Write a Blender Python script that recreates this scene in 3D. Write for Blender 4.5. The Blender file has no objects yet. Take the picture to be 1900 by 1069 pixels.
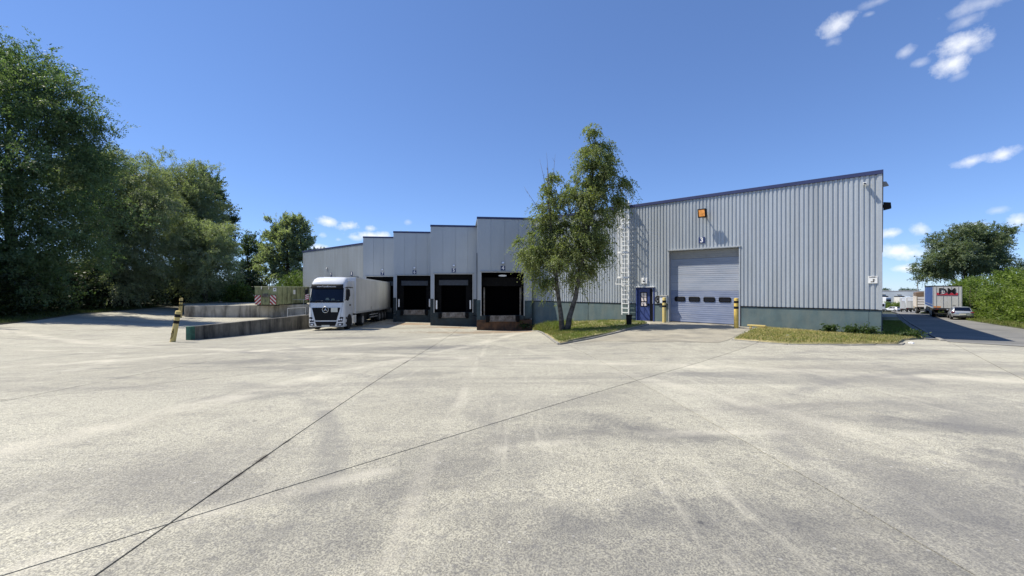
import bpy, bmesh, math, random
import numpy as np
from mathutils import Vector, Matrix
from mathutils.geometry import delaunay_2d_cdt

random.seed(7)
RNG = np.random.default_rng(11)
SC = bpy.context.scene
COL = SC.collection
R = math.radians

# ------------------------------------------------------------------ camera, sky, sun, exposure
cam_d = bpy.data.cameras.new("camera")
cam = bpy.data.objects.new("camera", cam_d)
COL.objects.link(cam)
cam.location = (0, 0, 2.15)
cam.rotation_euler = (R(90), 0, 0)
cam_d.sensor_width = 36
cam_d.lens = 776.0 / 1900.0 * 36.0
cam_d.clip_start = 0.1
cam_d.clip_end = 9000
SC.camera = cam

TO_SUN = Vector((-1.80, 0.27, 2.72)).normalized()
SUN_EL = math.asin(TO_SUN.z)
SUN_AZ = math.atan2(TO_SUN.x, TO_SUN.y)
SKY_STRENGTH = 0.105
SKY_GAMMA = 0.74
SKY_TONE = (0.98, 1.25, 1.76)
CLOUD_WHITE = (7.2, 7.4, 7.8)
sun_d = bpy.data.lights.new("sun", 'SUN')
sun_d.energy = 4.9
sun_d.angle = R(0.53)
sun_d.color = (1.0, 0.935, 0.81)
sun = bpy.data.objects.new("sun", sun_d)
COL.objects.link(sun)
sun.rotation_euler = TO_SUN.to_track_quat('Z', 'Y').to_euler()
sun.location = (-60, 0, 80)

SC.view_settings.view_transform = 'Standard'
SC.view_settings.look = 'None'
SC.view_settings.gamma = 1
SC.view_settings.use_curve_mapping = False
SC.view_settings.exposure = 0.5
SC.render.engine = 'CYCLES'
SC.cycles.use_denoising = True
SC.cycles.max_bounces = 6
SC.cycles.diffuse_bounces = 2
SC.cycles.glossy_bounces = 3
SC.cycles.transmission_bounces = 4
SC.cycles.transparent_max_bounces = 8
SC.cycles.sample_clamp_indirect = 8


def nn(nt, typ, **kw):
    n = nt.nodes.new(typ)
    for k, v in kw.items():
        if k == 'ins':
            for i, val in v.items():
                if isinstance(val, bpy.types.NodeSocket):
                    nt.links.new(val, n.inputs[i])
                else:
                    n.inputs[i].default_value = val
        else:
            setattr(n, k, v)
    return n


def mth(nt, op, a, b=None, c=None, clamp=False):
    n = nt.nodes.new('ShaderNodeMath')
    n.operation = op
    n.use_clamp = clamp
    for i, v in enumerate((a, b, c)):
        if v is None:
            continue
        if isinstance(v, bpy.types.NodeSocket):
            nt.links.new(v, n.inputs[i])
        else:
            n.inputs[i].default_value = v
    return n.outputs[0]


def mixc(nt, fac, a, b, blend='MIX'):
    n = nt.nodes.new('ShaderNodeMix')
    n.data_type = 'RGBA'
    n.blend_type = blend
    for idx, v in ((0, fac), (6, a), (7, b)):
        if isinstance(v, bpy.types.NodeSocket):
            nt.links.new(v, n.inputs[idx])
        elif idx == 0:
            n.inputs[0].default_value = v
        else:
            n.inputs[idx].default_value = (v[0], v[1], v[2], 1)
    return n.outputs[2]


def build_world():
    w = bpy.data.worlds.new("World")
    SC.world = w
    w.use_nodes = True
    nt = w.node_tree
    nt.nodes.clear()
    sky = nn(nt, 'ShaderNodeTexSky')
    sky.sky_type = 'NISHITA'
    sky.sun_disc = False
    sky.sun_elevation = SUN_EL
    sky.sun_rotation = SUN_AZ
    sky.air_density = 0.8
    sky.dust_density = 0.0
    sky.ozone_density = 3.5
    sky.altitude = 60
    tc = nn(nt, 'ShaderNodeTexCoord')
    d = tc.outputs['Generated']
    # cumulus fragments: direction (azimuth tan, elevation tan), half width, half height, tilt, density
    CL = [(1553, 47, 36, 22, -.25, .8), (1546, 78, 18, 10, 0, .3), (1786, 82, 46, 26, -.35, 1), (1768, 118, 46, 22, -.25, .95), (1678, 97, 20, 12, -.5, .45),
          (1708, 118, 18, 9, 0, .35), (1808, 92, 24, 16, 0, .5), (1780, 140, 20, 8, -.3, .25), (1800, 300, 46, 11, -.15, .8), (1860, 288, 38, 14, -.3, .9),
          (1798, 38, 38, 13, -.2, .35), (1830, 4, 60, 18, 0, .45), (1630, 2, 40, 9, 0, .3), (1612, 27, 12, 5, 0, .25),
          (1707, 425, 20, 13, .1, .8), (1650, 433, 26, 11, -.1, .95), (1662, 468, 46, 17, .1, 1.15), (1690, 470, 28, 10, .1, .9), (1678, 498, 36, 9, 0, 1),
          (1802, 421, 34, 12, -.15, 1), (1887, 410, 26, 14, 0, .9), (1850, 391, 24, 8, -.15, .35), (1740, 462, 30, 12, 0, .7),
          (609, 411, 26, 11, .2, 1.0), (647, 419, 30, 10, -.1, 1.0), (690, 437, 50, 9, 0, 1.1), (660, 440, 20, 8, 0, .8), (594, 460, 32, 11, 0, 1.1), (596, 436, 12, 7, 0, .7),
          (628, 445, 9, 5, 0, .45), (757, 412, 10, 6, 0, .3), (687, 424, 14, 7, 0, .8)]
    n1 = nn(nt, 'ShaderNodeTexNoise', ins={'Vector': d, 'Scale': 34.0, 'Detail': 7.0, 'Roughness': 0.62})
    n2 = nn(nt, 'ShaderNodeTexNoise', ins={'Vector': d, 'Scale': 9.0, 'Detail': 2.0})
    nz = mth(nt, 'SUBTRACT', mth(nt, 'ADD', mth(nt, 'MULTIPLY', n1.outputs['Fac'], 1.5), mth(nt, 'MULTIPLY', n2.outputs['Fac'], .5)), 1.0)
    total = None
    for (px, py, hw, hh, tilt, dens) in CL:
        c = Vector(((px - 950) / 776.0, 1.0, (534.5 - py) / 776.0))
        L = c.length
        c.normalize()
        rt = Vector((0, 1, 0)).cross(Vector((0, 0, 1)))
        rt = c.cross(Vector((0, 0, 1))).normalized()
        up = rt.cross(c).normalized()
        ct, st = math.cos(tilt), math.sin(-tilt)
        a1 = rt * ct + up * st
        a2 = up * ct - rt * st
        wx = hw / 776.0 / L / (1 + c.x * c.x) ** .5 * 1.0
        wy = hh / 776.0 / L
        df = nn(nt, 'ShaderNodeVectorMath', operation='SUBTRACT', ins={0: d, 1: tuple(c)}).outputs[0]
        u = mth(nt, 'DIVIDE', nn(nt, 'ShaderNodeVectorMath', operation='DOT_PRODUCT', ins={0: df, 1: tuple(a1)}).outputs['Value'], wx)
        v = mth(nt, 'DIVIDE', nn(nt, 'ShaderNodeVectorMath', operation='DOT_PRODUCT', ins={0: df, 1: tuple(a2)}).outputs['Value'], wy)
        r2 = mth(nt, 'ADD', mth(nt, 'MULTIPLY', u, u), mth(nt, 'MULTIPLY', v, v))
        m = mth(nt, 'SUBTRACT', 1.0, mth(nt, 'SQRT', r2))
        m = mth(nt, 'MULTIPLY', mth(nt, 'SUBTRACT', mth(nt, 'ADD', mth(nt, 'MULTIPLY', m, .9), mth(nt, 'MULTIPLY', nz, 1.25)), .06), 1.15, clamp=True)
        # keep it local
        m = mth(nt, 'MULTIPLY', m, nn(nt, 'ShaderNodeMapRange', ins={0: r2, 1: .8, 2: 2.6, 3: 1.0, 4: 0.0}).outputs[0])
        m = mth(nt, 'MULTIPLY', m, dens * .92, clamp=True)
        total = m if total is None else mth(nt, 'MAXIMUM', total, m)
    # white sunlit cumulus, slightly grey where thin underneath
    gm = nn(nt, 'ShaderNodeGamma', ins={'Color': sky.outputs[0], 'Gamma': SKY_GAMMA})
    tone = mixc(nt, 1.0, gm.outputs[0], SKY_TONE, 'MULTIPLY')
    col = mixc(nt, total, tone, CLOUD_WHITE)
    bg = nn(nt, 'ShaderNodeBackground', ins={'Color': col, 'Strength': SKY_STRENGTH})
    out = nn(nt, 'ShaderNodeOutputWorld')
    nt.links.new(bg.outputs[0], out.inputs[0])


build_world()

# ------------------------------------------------------------------ helpers


class MB:
    """collects geometry for one mesh object"""

    def __init__(s):
        s.v = []
        s.f = []

    def add(s, vs, fs):
        o = len(s.v)
        s.v += [tuple(v) for v in vs]
        s.f += [tuple(i + o for i in f) for f in fs]
        return s

    def box(s, x0, x1, y0, y1, z0, z1):
        return s.add([(x0, y0, z0), (x1, y0, z0), (x1, y1, z0), (x0, y1, z0), (x0, y0, z1), (x1, y0, z1), (x1, y1, z1), (x0, y1, z1)],
                     [(0, 3, 2, 1), (4, 5, 6, 7), (0, 1, 5, 4), (1, 2, 6, 5), (2, 3, 7, 6), (3, 0, 4, 7)])

    def tube(s, p0, p1, r0, r1=None, n=8, cap=True):
        r1 = r0 if r1 is None else r1
        p0, p1 = Vector(p0), Vector(p1)
        d = (p1 - p0).normalized()
        a = d.orthogonal().normalized()
        b = d.cross(a)
        vs = []
        for p, r in ((p0, r0), (p1, r1)):
            for i in range(n):
                t = 2 * math.pi * i / n
                vs.append(p + a * (r * math.cos(t)) + b * (r * math.sin(t)))
        fs = [(i, (i + 1) % n, n + (i + 1) % n, n + i) for i in range(n)]
        if cap:
            fs += [tuple(range(n - 1, -1, -1)), tuple(range(n, 2 * n))]
        return s.add(vs, fs)

    def path(s, pts, rs, n=8, cap=True):
        pts = [Vector(p) for p in pts]
        if not hasattr(rs, '__len__'):
            rs = [rs] * len(pts)
        vs = []
        a = None
        for i, p in enumerate(pts):
            d = (pts[min(i + 1, len(pts) - 1)] - pts[max(i - 1, 0)]).normalized()
            if a is None:
                a = d.orthogonal().normalized()
            a = (a - d * a.dot(d))
            a = a.normalized() if a.length > 1e-6 else d.orthogonal().normalized()
            b = d.cross(a)
            for k in range(n):
                t = 2 * math.pi * k / n
                vs.append(p + a * (rs[i] * math.cos(t)) + b * (rs[i] * math.sin(t)))
        fs = []
        for i in range(len(pts) - 1):
            for k in range(n):
                fs.append((i * n + k, i * n + (k + 1) % n, (i + 1) * n + (k + 1) % n, (i + 1) * n + k))
        if cap:
            m = (len(pts) - 1) * n
            fs += [tuple(range(n - 1, -1, -1)), tuple(range(m, m + n))]
        return s.add(vs, fs)

    def prism(s, poly, axis, a0, a1):
        """extrude a 2D polygon along axis ('x': poly=(y,z); 'y': poly=(x,z); 'z': poly=(x,y))"""
        n = len(poly)
        mk = {'x': lambda p, a: (a, p[0], p[1]), 'y': lambda p, a: (p[0], a, p[1]), 'z': lambda p, a: (p[0], p[1], a)}[axis]
        vs = [mk(p, a0) for p in poly] + [mk(p, a1) for p in poly]
        fs = [tuple(range(n - 1, -1, -1)), tuple(range(n, 2 * n))] + [(i, (i + 1) % n, n + (i + 1) % n, n + i) for i in range(n)]
        return s.add(vs, fs)

    def loft(s, secs, closed=True, caps=True):
        n = len(secs[0])
        vs = [p for sec in secs for p in sec]
        fs = []
        for i in range(len(secs) - 1):
            for k in range(n if closed else n - 1):
                fs.append((i * n + k, i * n + (k + 1) % n, (i + 1) * n + (k + 1) % n, (i + 1) * n + k))
        if caps and closed:
            m = (len(secs) - 1) * n
            fs += [tuple(range(n - 1, -1, -1)), tuple(range(m, m + n))]
        return s.add(vs, fs)

    def quad(s, a, b, c, d):
        return s.add([a, b, c, d], [(0, 1, 2, 3)])

    def mesh(s, name, m, smooth=False, fix=True):
        me = bpy.data.meshes.new(name)
        me.from_pydata(s.v, [], s.f)
        me.materials.append(m)
        if fix:
            bm = bmesh.new()
            bm.from_mesh(me)
            bmesh.ops.recalc_face_normals(bm, faces=bm.faces[:])
            bm.to_mesh(me)
            bm.free()
        if smooth:
            me.shade_smooth()
        return me

    def build(s, name, m, parent=None, smooth=False, bevel=0, seg=2, label=None, fix=True, auto=0):
        me = s.mesh(name, m, smooth or bevel > 0 or auto > 0, fix)
        o = bpy.data.objects.new(name, me)
        COL.objects.link(o)
        if parent:
            o.parent = parent
        if bevel:
            md = o.modifiers.new("bevel", 'BEVEL')
            md.width = bevel
            md.segments = seg
            md.limit_method = 'ANGLE'
            md.angle_limit = R(40)
        if bevel or auto:
            bm = bmesh.new()
            bm.from_mesh(me)
            lim = R(auto or 35)
            for e in bm.edges:
                if len(e.link_faces) == 2 and e.calc_face_angle(0) > lim:
                    e.smooth = False
            bm.to_mesh(me)
            bm.free()
            if bevel:
                md.harden_normals = False
        if label:
            o['label'] = label
        return o


def tag(o, label=None, cat=None, group=None, kind=None):
    if label:
        o['label'] = label
    if cat:
        o['category'] = cat
    if group:
        o['group'] = group
    if kind:
        o['kind'] = kind
    return o


def thing(name, label, cat, loc=(0, 0, 0), rz=0, group=None, rx=0, ry=0):
    o = bpy.data.objects.new(name, None)
    o.empty_display_size = .3
    COL.objects.link(o)
    o.location = loc
    o.rotation_euler = (rx, ry, rz)
    return tag(o, label, cat, group)


def dup_tree(o, parent=None):
    c = o.copy()
    COL.objects.link(c)
    if parent:
        c.parent = parent
    for ch in list(o.children):
        dup_tree(ch, c)
    return c


def rrect(w, h, r, n=4):
    pts = []
    for cx, cy, a0 in ((w / 2 - r, h / 2 - r, 0), (-w / 2 + r, h / 2 - r, 90), (-w / 2 + r, -h / 2 + r, 180), (w / 2 - r, -h / 2 + r, 270)):
        for i in range(n + 1):
            t = R(a0 + 90 * i / n)
            pts.append((cx + r * math.cos(t), cy + r * math.sin(t)))
    return pts


def text(name, body, size, m, parent, org, ux=(1, 0, 0), uz=(0, 0, 1), depth=.004, bold=0.0, squeeze=1.0):
    cu = bpy.data.curves.new("lettering", 'FONT')
    cu.body = body
    cu.size = size
    cu.align_x = 'CENTER'
    cu.align_y = 'CENTER'
    cu.extrude = depth / 2
    cu.offset = bold
    cu.resolution_u = 2
    tmp = bpy.data.objects.new("lettering", cu)
    me = bpy.data.meshes.new_from_object(tmp)
    bpy.data.objects.remove(tmp)
    bpy.data.curves.remove(cu)
    ux, uz = Vector(ux).normalized(), Vector(uz).normalized()
    un = ux.cross(uz)
    for v in me.vertices:
        p = v.co.copy()
        v.co = Vector(org) + ux * (p.x * squeeze) + uz * p.y + un * p.z
    me.materials.clear()
    me.materials.append(m)
    o = bpy.data.objects.new(name, me)
    COL.objects.link(o)
    o.parent = parent
    return o


# ------------------------------------------------------------------ materials
def mat(name, c, rough=.6, metal=0.0, var=.12, scale=3.0, stretch=(1, 1, 1), bump=0.0, bscale=None, stain=None, stain_amt=0.0, stain_scale=1.0,
        stain_stretch=(1, 1, 1), spec=.5, coat=0.0, emit=None, emit_s=0.0, rnd=0.0, fine=0.0, fine_scale=60):
    m = bpy.data.materials.new(name)
    m.use_nodes = True
    nt = m.node_tree
    b = nt.nodes['Principled BSDF']
    b.inputs['Roughness'].default_value = rough
    b.inputs['Metallic'].default_value = metal
    b.inputs['Specular IOR Level'].default_value = spec
    b.inputs['Coat Weight'].default_value = coat
    tc = nn(nt, 'ShaderNodeTexCoord').outputs['Object']
    mp = nn(nt, 'ShaderNodeMapping', ins={'Vector': tc, 'Scale': stretch}).outputs[0]
    n = nn(nt, 'ShaderNodeTexNoise', ins={'Vector': mp, 'Scale': scale, 'Detail': 5.0, 'Roughness': .6}).outputs['Fac']
    lo = tuple(x * (1 - var * 1.6) for x in c)
    hi = tuple(x * (1 + var * 1.6) for x in c)
    rm = nn(nt, 'ShaderNodeMapRange', ins={0: n, 1: .25, 2: .75}).outputs[0]
    col = mixc(nt, rm, lo, hi)
    if fine:
        nf = nn(nt, 'ShaderNodeTexNoise', ins={'Vector': tc, 'Scale': fine_scale, 'Detail': 3.0}).outputs['Fac']
        g = nn(nt, 'ShaderNodeMapRange', ins={0: nf, 1: .3, 2: .7, 3: 1 - fine, 4: 1 + fine}).outputs[0]
        col = mixc(nt, 1.0, col, nn(nt, 'ShaderNodeCombineColor', ins={0: g, 1: g, 2: g}).outputs[0], 'MULTIPLY')
    if stain:
        mp2 = nn(nt, 'ShaderNodeMapping', ins={'Vector': tc, 'Scale': stain_stretch}).outputs[0]
        s = nn(nt, 'ShaderNodeTexNoise', ins={'Vector': mp2, 'Scale': stain_scale, 'Detail': 6.0, 'Roughness': .65}).outputs['Fac']
        f = nn(nt, 'ShaderNodeMapRange', ins={0: s, 1: .43, 2: .66, 3: 0.0, 4: stain_amt}).outputs[0]
        col = mixc(nt, f, col, stain)
    if rnd:
        oi = nn(nt, 'ShaderNodeObjectInfo').outputs['Random']
        g = nn(nt, 'ShaderNodeMapRange', ins={0: oi, 1: 0.0, 2: 1.0, 3: 1 - rnd, 4: 1 + rnd}).outputs[0]
        col = mixc(nt, 1.0, col, nn(nt, 'ShaderNodeCombineColor', ins={0: g, 1: g, 2: g}).outputs[0], 'MULTIPLY')
    nt.links.new(col, b.inputs['Base Color'])
    if bump:
        bn = nn(nt, 'ShaderNodeTexNoise', ins={'Vector': tc, 'Scale': bscale or scale * 8, 'Detail': 4.0})
        bp = nn(nt, 'ShaderNodeBump', ins={'Height': bn.outputs['Fac'], 'Strength': bump, 'Distance': .02})
        nt.links.new(bp.outputs[0], b.inputs['Normal'])
    if emit:
        b.inputs['Emission Color'].default_value = (*emit, 1)
        b.inputs['Emission Strength'].default_value = emit_s
    return m


def leaf_mat(name, c, c2, trans=.35, rough=.5, nscale=.45):
    m = bpy.data.materials.new(name)
    m.use_nodes = True
    nt = m.node_tree
    b = nt.nodes['Principled BSDF']
    b.inputs['Roughness'].default_value = rough
    b.inputs['Specular IOR Level'].default_value = .35
    geo = nn(nt, 'ShaderNodeNewGeometry')
    tc = nn(nt, 'ShaderNodeTexCoord').outputs['Object']
    n = nn(nt, 'ShaderNodeTexNoise', ins={'Vector': tc, 'Scale': nscale, 'Detail': 2.0}).outputs['Fac']
    f = nn(nt, 'ShaderNodeMapRange', ins={0: n, 1: .35, 2: .65}).outputs[0]
    col = mixc(nt, f, c, c2)
    n2 = nn(nt, 'ShaderNodeTexNoise', ins={'Vector': tc, 'Scale': nscale * 3.2, 'Detail': 3.0}).outputs['Fac']
    f2 = nn(nt, 'ShaderNodeMapRange', ins={0: n2, 1: .3, 2: .7, 3: .72, 4: 1.28}).outputs[0]
    col = mixc(nt, 1.0, col, nn(nt, 'ShaderNodeCombineColor', ins={0: f2, 1: f2, 2: f2}).outputs[0], 'MULTIPLY')
    g = nn(nt, 'ShaderNodeMapRange', ins={0: geo.outputs['Random Per Island'], 1: 0.0, 2: 1.0, 3: .8, 4: 1.22}).outputs[0]
    col = mixc(nt, 1.0, col, nn(nt, 'ShaderNodeCombineColor', ins={0: g, 1: g, 2: mth(nt, 'MULTIPLY', g, .95)}).outputs[0], 'MULTIPLY')
    nt.links.new(col, b.inputs['Base Color'])
    tr = nn(nt, 'ShaderNodeBsdfTranslucent')
    tcol = mixc(nt, 1.0, col, (1.08, 1.2, .5), 'MULTIPLY')
    nt.links.new(tcol, tr.inputs[0])
    mx = nn(nt, 'ShaderNodeMixShader', ins={0: trans, 1: b.outputs[0], 2: tr.outputs[0]})
    nt.links.new(mx.outputs[0], nt.nodes['Material Output'].inputs[0])
    return m


def concrete_mat():
    """weathered exposed-aggregate yard concrete: fine grit, blotches, drifts of dark rubber, a few scuffs with shapes of their own"""
    m = bpy.data.materials.new("yard_concrete")
    m.use_nodes = True
    nt = m.node_tree
    b = nt.nodes['Principled BSDF']
    b.inputs['Roughness'].default_value = .82
    b.inputs['Specular IOR Level'].default_value = .3
    tc = nn(nt, 'ShaderNodeTexCoord').outputs['Object']

    def noise(scale, detail=4.0, rough=.6, vec=tc, dist=0.0):
        return nn(nt, 'ShaderNodeTexNoise', ins={'Vector': vec, 'Scale': scale, 'Detail': detail, 'Roughness': rough, 'Distortion': dist}).outputs['Fac']

    def rng(x, a, b_, c=0.0, d=1.0):
        return nn(nt, 'ShaderNodeMapRange', ins={0: x, 1: a, 2: b_, 3: c, 4: d}).outputs[0]

    base = mixc(nt, rng(noise(.35, 6, .68), .3, .7), (.455, .428, .33), (.63, .597, .465))
    base = mixc(nt, rng(noise(1.7, 6, .7, tc, .5), .48, .72, 0, .5), base, (.22, .208, .18))
    base = mixc(nt, rng(noise(4.5, 5, .7),   .52, .74, 0, .45), base, (.22, .205, .175))
    base = mixc(nt, rng(noise(.12, 3), .42, .62, 0, .55), base, (.64, .61, .48))
    # streaky drifts of rubber laid down along the turning directions
    mp = nn(nt, 'ShaderNodeMapping', ins={'Vector': tc, 'Scale': (.13, .75, 1), 'Rotation': (0, 0, .12)}).outputs[0]
    st = noise(1.0, 6, .62, mp, .6)
    base = mixc(nt, rng(st, .50, .70, 0, .55), base, (.19, .18, .165))
    mp3 = nn(nt, 'ShaderNodeMapping', ins={'Vector': tc, 'Scale': (.5, .2, 1), 'Rotation': (0, 0, -.5)}).outputs[0]
    base = mixc(nt, rng(noise(.8, 6, .65, mp3, .4), .54, .72, 0, .5), base, (.20, .19, .175))
    # grit
    grit = noise(75.0, 2, .7)
    base = mixc(nt, rng(grit, .40, .60, .78, 0), base, (.12, .115, .105))
    grit2 = noise(38.0, 2, .6)
    base = mixc(nt, rng(grit2, .56, .68, 0, .35), base, (.54, .52, .46))
    g3 = noise(16.0, 3, .65)
    base = mixc(nt, rng(g3, .50, .68, 0, .5), base, (.18, .175, .165))
    # pale stones and dark spots
    vo = nn(nt, 'ShaderNodeTexVoronoi', ins={'Vector': tc, 'Scale': 7.0})
    vr = nn(nt, 'ShaderNodeSeparateColor', ins={0: vo.outputs['Color']})
    pale = mth(nt, 'MULTIPLY', mth(nt, 'LESS_THAN', vo.outputs['Distance'], .085), mth(nt, 'GREATER_THAN', vr.outputs[0], .80))
    base = mixc(nt, mth(nt, 'MULTIPLY', pale, .75), base, (.62, .60, .55))
    vo2 = nn(nt, 'ShaderNodeTexVoronoi', ins={'Vector': tc, 'Scale': 1.9})
    vr2 = nn(nt, 'ShaderNodeSeparateColor', ins={0: vo2.outputs['Color']})
    spot = mth(nt, 'MULTIPLY', rng(vo2.outputs['Distance'], .03, .06, 1, 0), mth(nt, 'GREATER_THAN', vr2.outputs[1], .62))
    base = mixc(nt, mth(nt, 'MULTIPLY', spot, .8), base, (.06, .06, .06))
    # tyre scuffs: (x, y, rx, ry, rot, amount)
    xyz = nn(nt, 'ShaderNodeSeparateXYZ', ins={0: tc})
    for (x, y, rx, ry, ro, am, ring) in [(3.4, 3.3, 2.6, 1.1, .15, .42, 0), (1.0, 2.7, 2.2, .7, -.1, .40, 0), (6.5, 5.5, 2.4, 1.6, .4, .38, 0), (-1.6, 2.9, 1.2, .5, .3, .30, 0), (-.6, 4.2, 1.2, .7, .1, .28, 0), (-6, 17, 5, 2, .1, .3, 0), (6, 9, 4, 1.2, -.2, .28, 0), (13, 13.5, 5, .8, .05, .35, 0), (1.25, 5.75, .75, .50, -.5, .7, 1), (1.95, 5.05, 1.0, .42, -.35, .6, 0), (.5, 5.2, .9, .35, .1, .35, 0), (4.9, 3.9, .8, .6, .6, .5, 0),
                                         (5.6, 5.3, 1.3, .35, -.45, .5, 0), (-2.4, 9.7, 1.4, .6, .3, .3, 0), (-3.0, 17.5, 2.6, 1.6, .1, .55, 0), (4.5, 9.4, 1.6, .5, -.2, .35, 0),
                                         (-1.2, 3.6, .8, .3, .3, .35, 0), (1.2, 3.2, 1.4, .35, .05, .4, 0), (8.5, 12.0, 3.0, .5, -.1, .4, 0), (3.2, 3.0, .9, .45, .4, .4, 0),
                                         (10.5, 9.6, 2.5, .6, -.2, .4, 0), (-4.6, 7.4, 1.2, .5, .2, .4, 0), (-7.5, 12.5, 2.6, .9, .1, .4, 0), (-1.0, 29.5, 7.0, 1.6, .05, .75, 0), (-9.5, 24.0, 4.0, 1.4, .3, .45, 0)]:
        c, s = math.cos(ro), math.sin(ro)
        dx = mth(nt, 'SUBTRACT', xyz.outputs[0], x)
        dy = mth(nt, 'SUBTRACT', xyz.outputs[1], y)
        u = mth(nt, 'DIVIDE', mth(nt, 'ADD', mth(nt, 'MULTIPLY', dx, c), mth(nt, 'MULTIPLY', dy, s)), rx)
        v = mth(nt, 'DIVIDE', mth(nt, 'SUBTRACT', mth(nt, 'MULTIPLY', dy, c), mth(nt, 'MULTIPLY', dx, s)), ry)
        r = mth(nt, 'SQRT', mth(nt, 'ADD', mth(nt, 'MULTIPLY', u, u), mth(nt, 'MULTIPLY', v, v)))
        f = rng(mth(nt, 'ADD', r, mth(nt, 'MULTIPLY', mth(nt, 'SUBTRACT', noise(2.2, 4), .5), 1.6)), .25, 1.05, am, 0)
        if ring:
            sx = mth(nt, 'SUBTRACT', xyz.outputs[0], x + .9)
            sy = mth(nt, 'SUBTRACT', xyz.outputs[1], y - .55)
            rr = mth(nt, 'SQRT', mth(nt, 'ADD', mth(nt, 'MULTIPLY', sx, sx), mth(nt, 'MULTIPLY', sy, sy)))
            wv = mth(nt, 'SINE', mth(nt, 'ADD', mth(nt, 'MULTIPLY', rr, 72.0), mth(nt, 'MULTIPLY', noise(3.0, 3), 9.0)))
            f = mth(nt, 'MULTIPLY', f, rng(wv, -.6, .7, .5, .75))
        base = mixc(nt, f, base, (.10, .10, .105) if y < 28 else (.20, .135, .075))
    mps = nn(nt, 'ShaderNodeMapping', ins={'Vector': tc, 'Scale': (.9, 7.0, 1), 'Rotation': (0, 0, .35)}).outputs[0]
    base = mixc(nt, mth(nt, 'MULTIPLY', rng(noise(1.0, 5, .7, mps, .3), .52, .70, 0, .4), rng(noise(.3, 3), .4, .6, 0, 1)), base, (.22, .21, .185))
    mps2 = nn(nt, 'ShaderNodeMapping', ins={'Vector': tc, 'Scale': (5.0, .6, 1), 'Rotation': (0, 0, .15)}).outputs[0]
    base = mixc(nt, mth(nt, 'MULTIPLY', rng(noise(1.0, 5, .7, mps2, .3), .54, .72, 0, .4), rng(noise(.27, 3), .42, .6, 0, 1)), base, (.66, .62, .50))
    # pale worn wheel tracks towards the docks, and faint turning arcs
    wob = mth(nt, 'MULTIPLY', mth(nt, 'SUBTRACT', noise(.5, 3), .5), .8)
    for (x0, y0, dx, dy, wd, am) in [(-.80, 3.0, -.02, 1, .08, .2), (4.6, 4.0, -.35, 1, .2, .2), (-5.5, 5.0, .28, 1, .3, .4), (9.0, 9.0, -.9, .35, .4, .35), (-12, 14, .5, .6, .5, .4)]:
        Ld = math.hypot(dx, dy)
        nx_, ny_ = -dy / Ld, dx / Ld
        dd = mth(nt, 'ADD', mth(nt, 'MULTIPLY', xyz.outputs[0], nx_), mth(nt, 'ADD', mth(nt, 'MULTIPLY', xyz.outputs[1], ny_), -(x0 * nx_ + y0 * ny_)))
        dd = mth(nt, 'ABSOLUTE', mth(nt, 'ADD', dd, mth(nt, 'MULTIPLY', wob, .35)))
        f = mth(nt, 'MULTIPLY', rng(dd, wd * .5, wd * 1.5, am, 0), rng(noise(.9, 4), .38, .62, 0, 1))
        base = mixc(nt, f, base, (.68, .63, .51))
    for (x0, y0, rad, wd, am, cc) in [(-9.0, 2.0, 7.5, .16, .55, (.17, .165, .155)), (-9.0, 2.0, 9.4, .16, .5, (.17, .165, .155)), (11.0, 1.0, 6.8, .17, .5, (.16, .155, .15)), (11.0, 1.0, 8.7, .17, .5, (.16, .155, .15)), (-2.0, 24.0, 9.5, .25, .5, (.18, .175, .165)), (-2.0, 24.0, 11.5, .25, .5, (.18, .175, .165)),
                                      (16.0, 6.0, 8.0, .2, .5, (.17, .165, .155)), (16.0, 6.0, 10.0, .2, .45, (.17, .165, .155)), (-20, 8, 9.0, .25, .45, (.60, .56, .46)), (3.0, -3.0, 8.2, .12, .4, (.60, .56, .46)), (1.0, 14.5, 4.2, .14, .35, (.2, .195, .18))]:
        sx = mth(nt, 'SUBTRACT', xyz.outputs[0], x0)
        sy = mth(nt, 'SUBTRACT', xyz.outputs[1], y0)
        rr = mth(nt, 'SQRT', mth(nt, 'ADD', mth(nt, 'MULTIPLY', sx, sx), mth(nt, 'MULTIPLY', sy, sy)))
        dd = mth(nt, 'ABSOLUTE', mth(nt, 'ADD', mth(nt, 'SUBTRACT', rr, rad), mth(nt, 'MULTIPLY', wob, .25)))
        f = mth(nt, 'MULTIPLY', rng(dd, wd * .4, wd * 1.4, am, 0), rng(noise(.6, 5, .7), .46, .62, 0, 1))
        base = mixc(nt, f, base, cc)
    # spalled edges along the main joint, and rust washed out of the dock feet
    for (x0, y0, rx, ry, ro, am, cc) in [(-2.585, 3.95, .035, .30, .06, .9, (.09, .082, .07)), (-2.609, 4.35, .05, .22, .06, .95, (.10, .09, .075)), (-2.641, 4.9, .03, .16, .06, .8, (.09, .082, .07)), (-2.56, 3.6, .03, .12, .06, .8, (.09, .082, .07)), (-3.05, 12.0, .05, .5, .06, .7, (.12, .11, .09)), (-8.8, 7.2, .12, .05, .1, .8, (.13, .12, .10)),
                                         (-.4, 31.6, 3.6, .9, .1, .85, (.27, .16, .085)), (-5.0, 35.2, 3.2, 1.3, .1, .75, (.24, .15, .085)), (-9.4, 38.6, 3.2, 2.0, .1, .7, (.26, .16, .09)), (1.4, 30.2, 1.2, .9, .2, .8, (.32, .19, .10)), (-8.5, 33.0, 3.5, 1.2, .4, .5, (.2, .17, .13)), (-3.4, 26.5, .9, 1.6, .1, .5, (.14, .135, .13)), (-12.0, 29.0, 3.0, .9, .0, .5, (.15, .145, .135))]:
        c, s_ = math.cos(ro), math.sin(ro)
        dx = mth(nt, 'SUBTRACT', xyz.outputs[0], x0)
        dy = mth(nt, 'SUBTRACT', xyz.outputs[1], y0)
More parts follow.
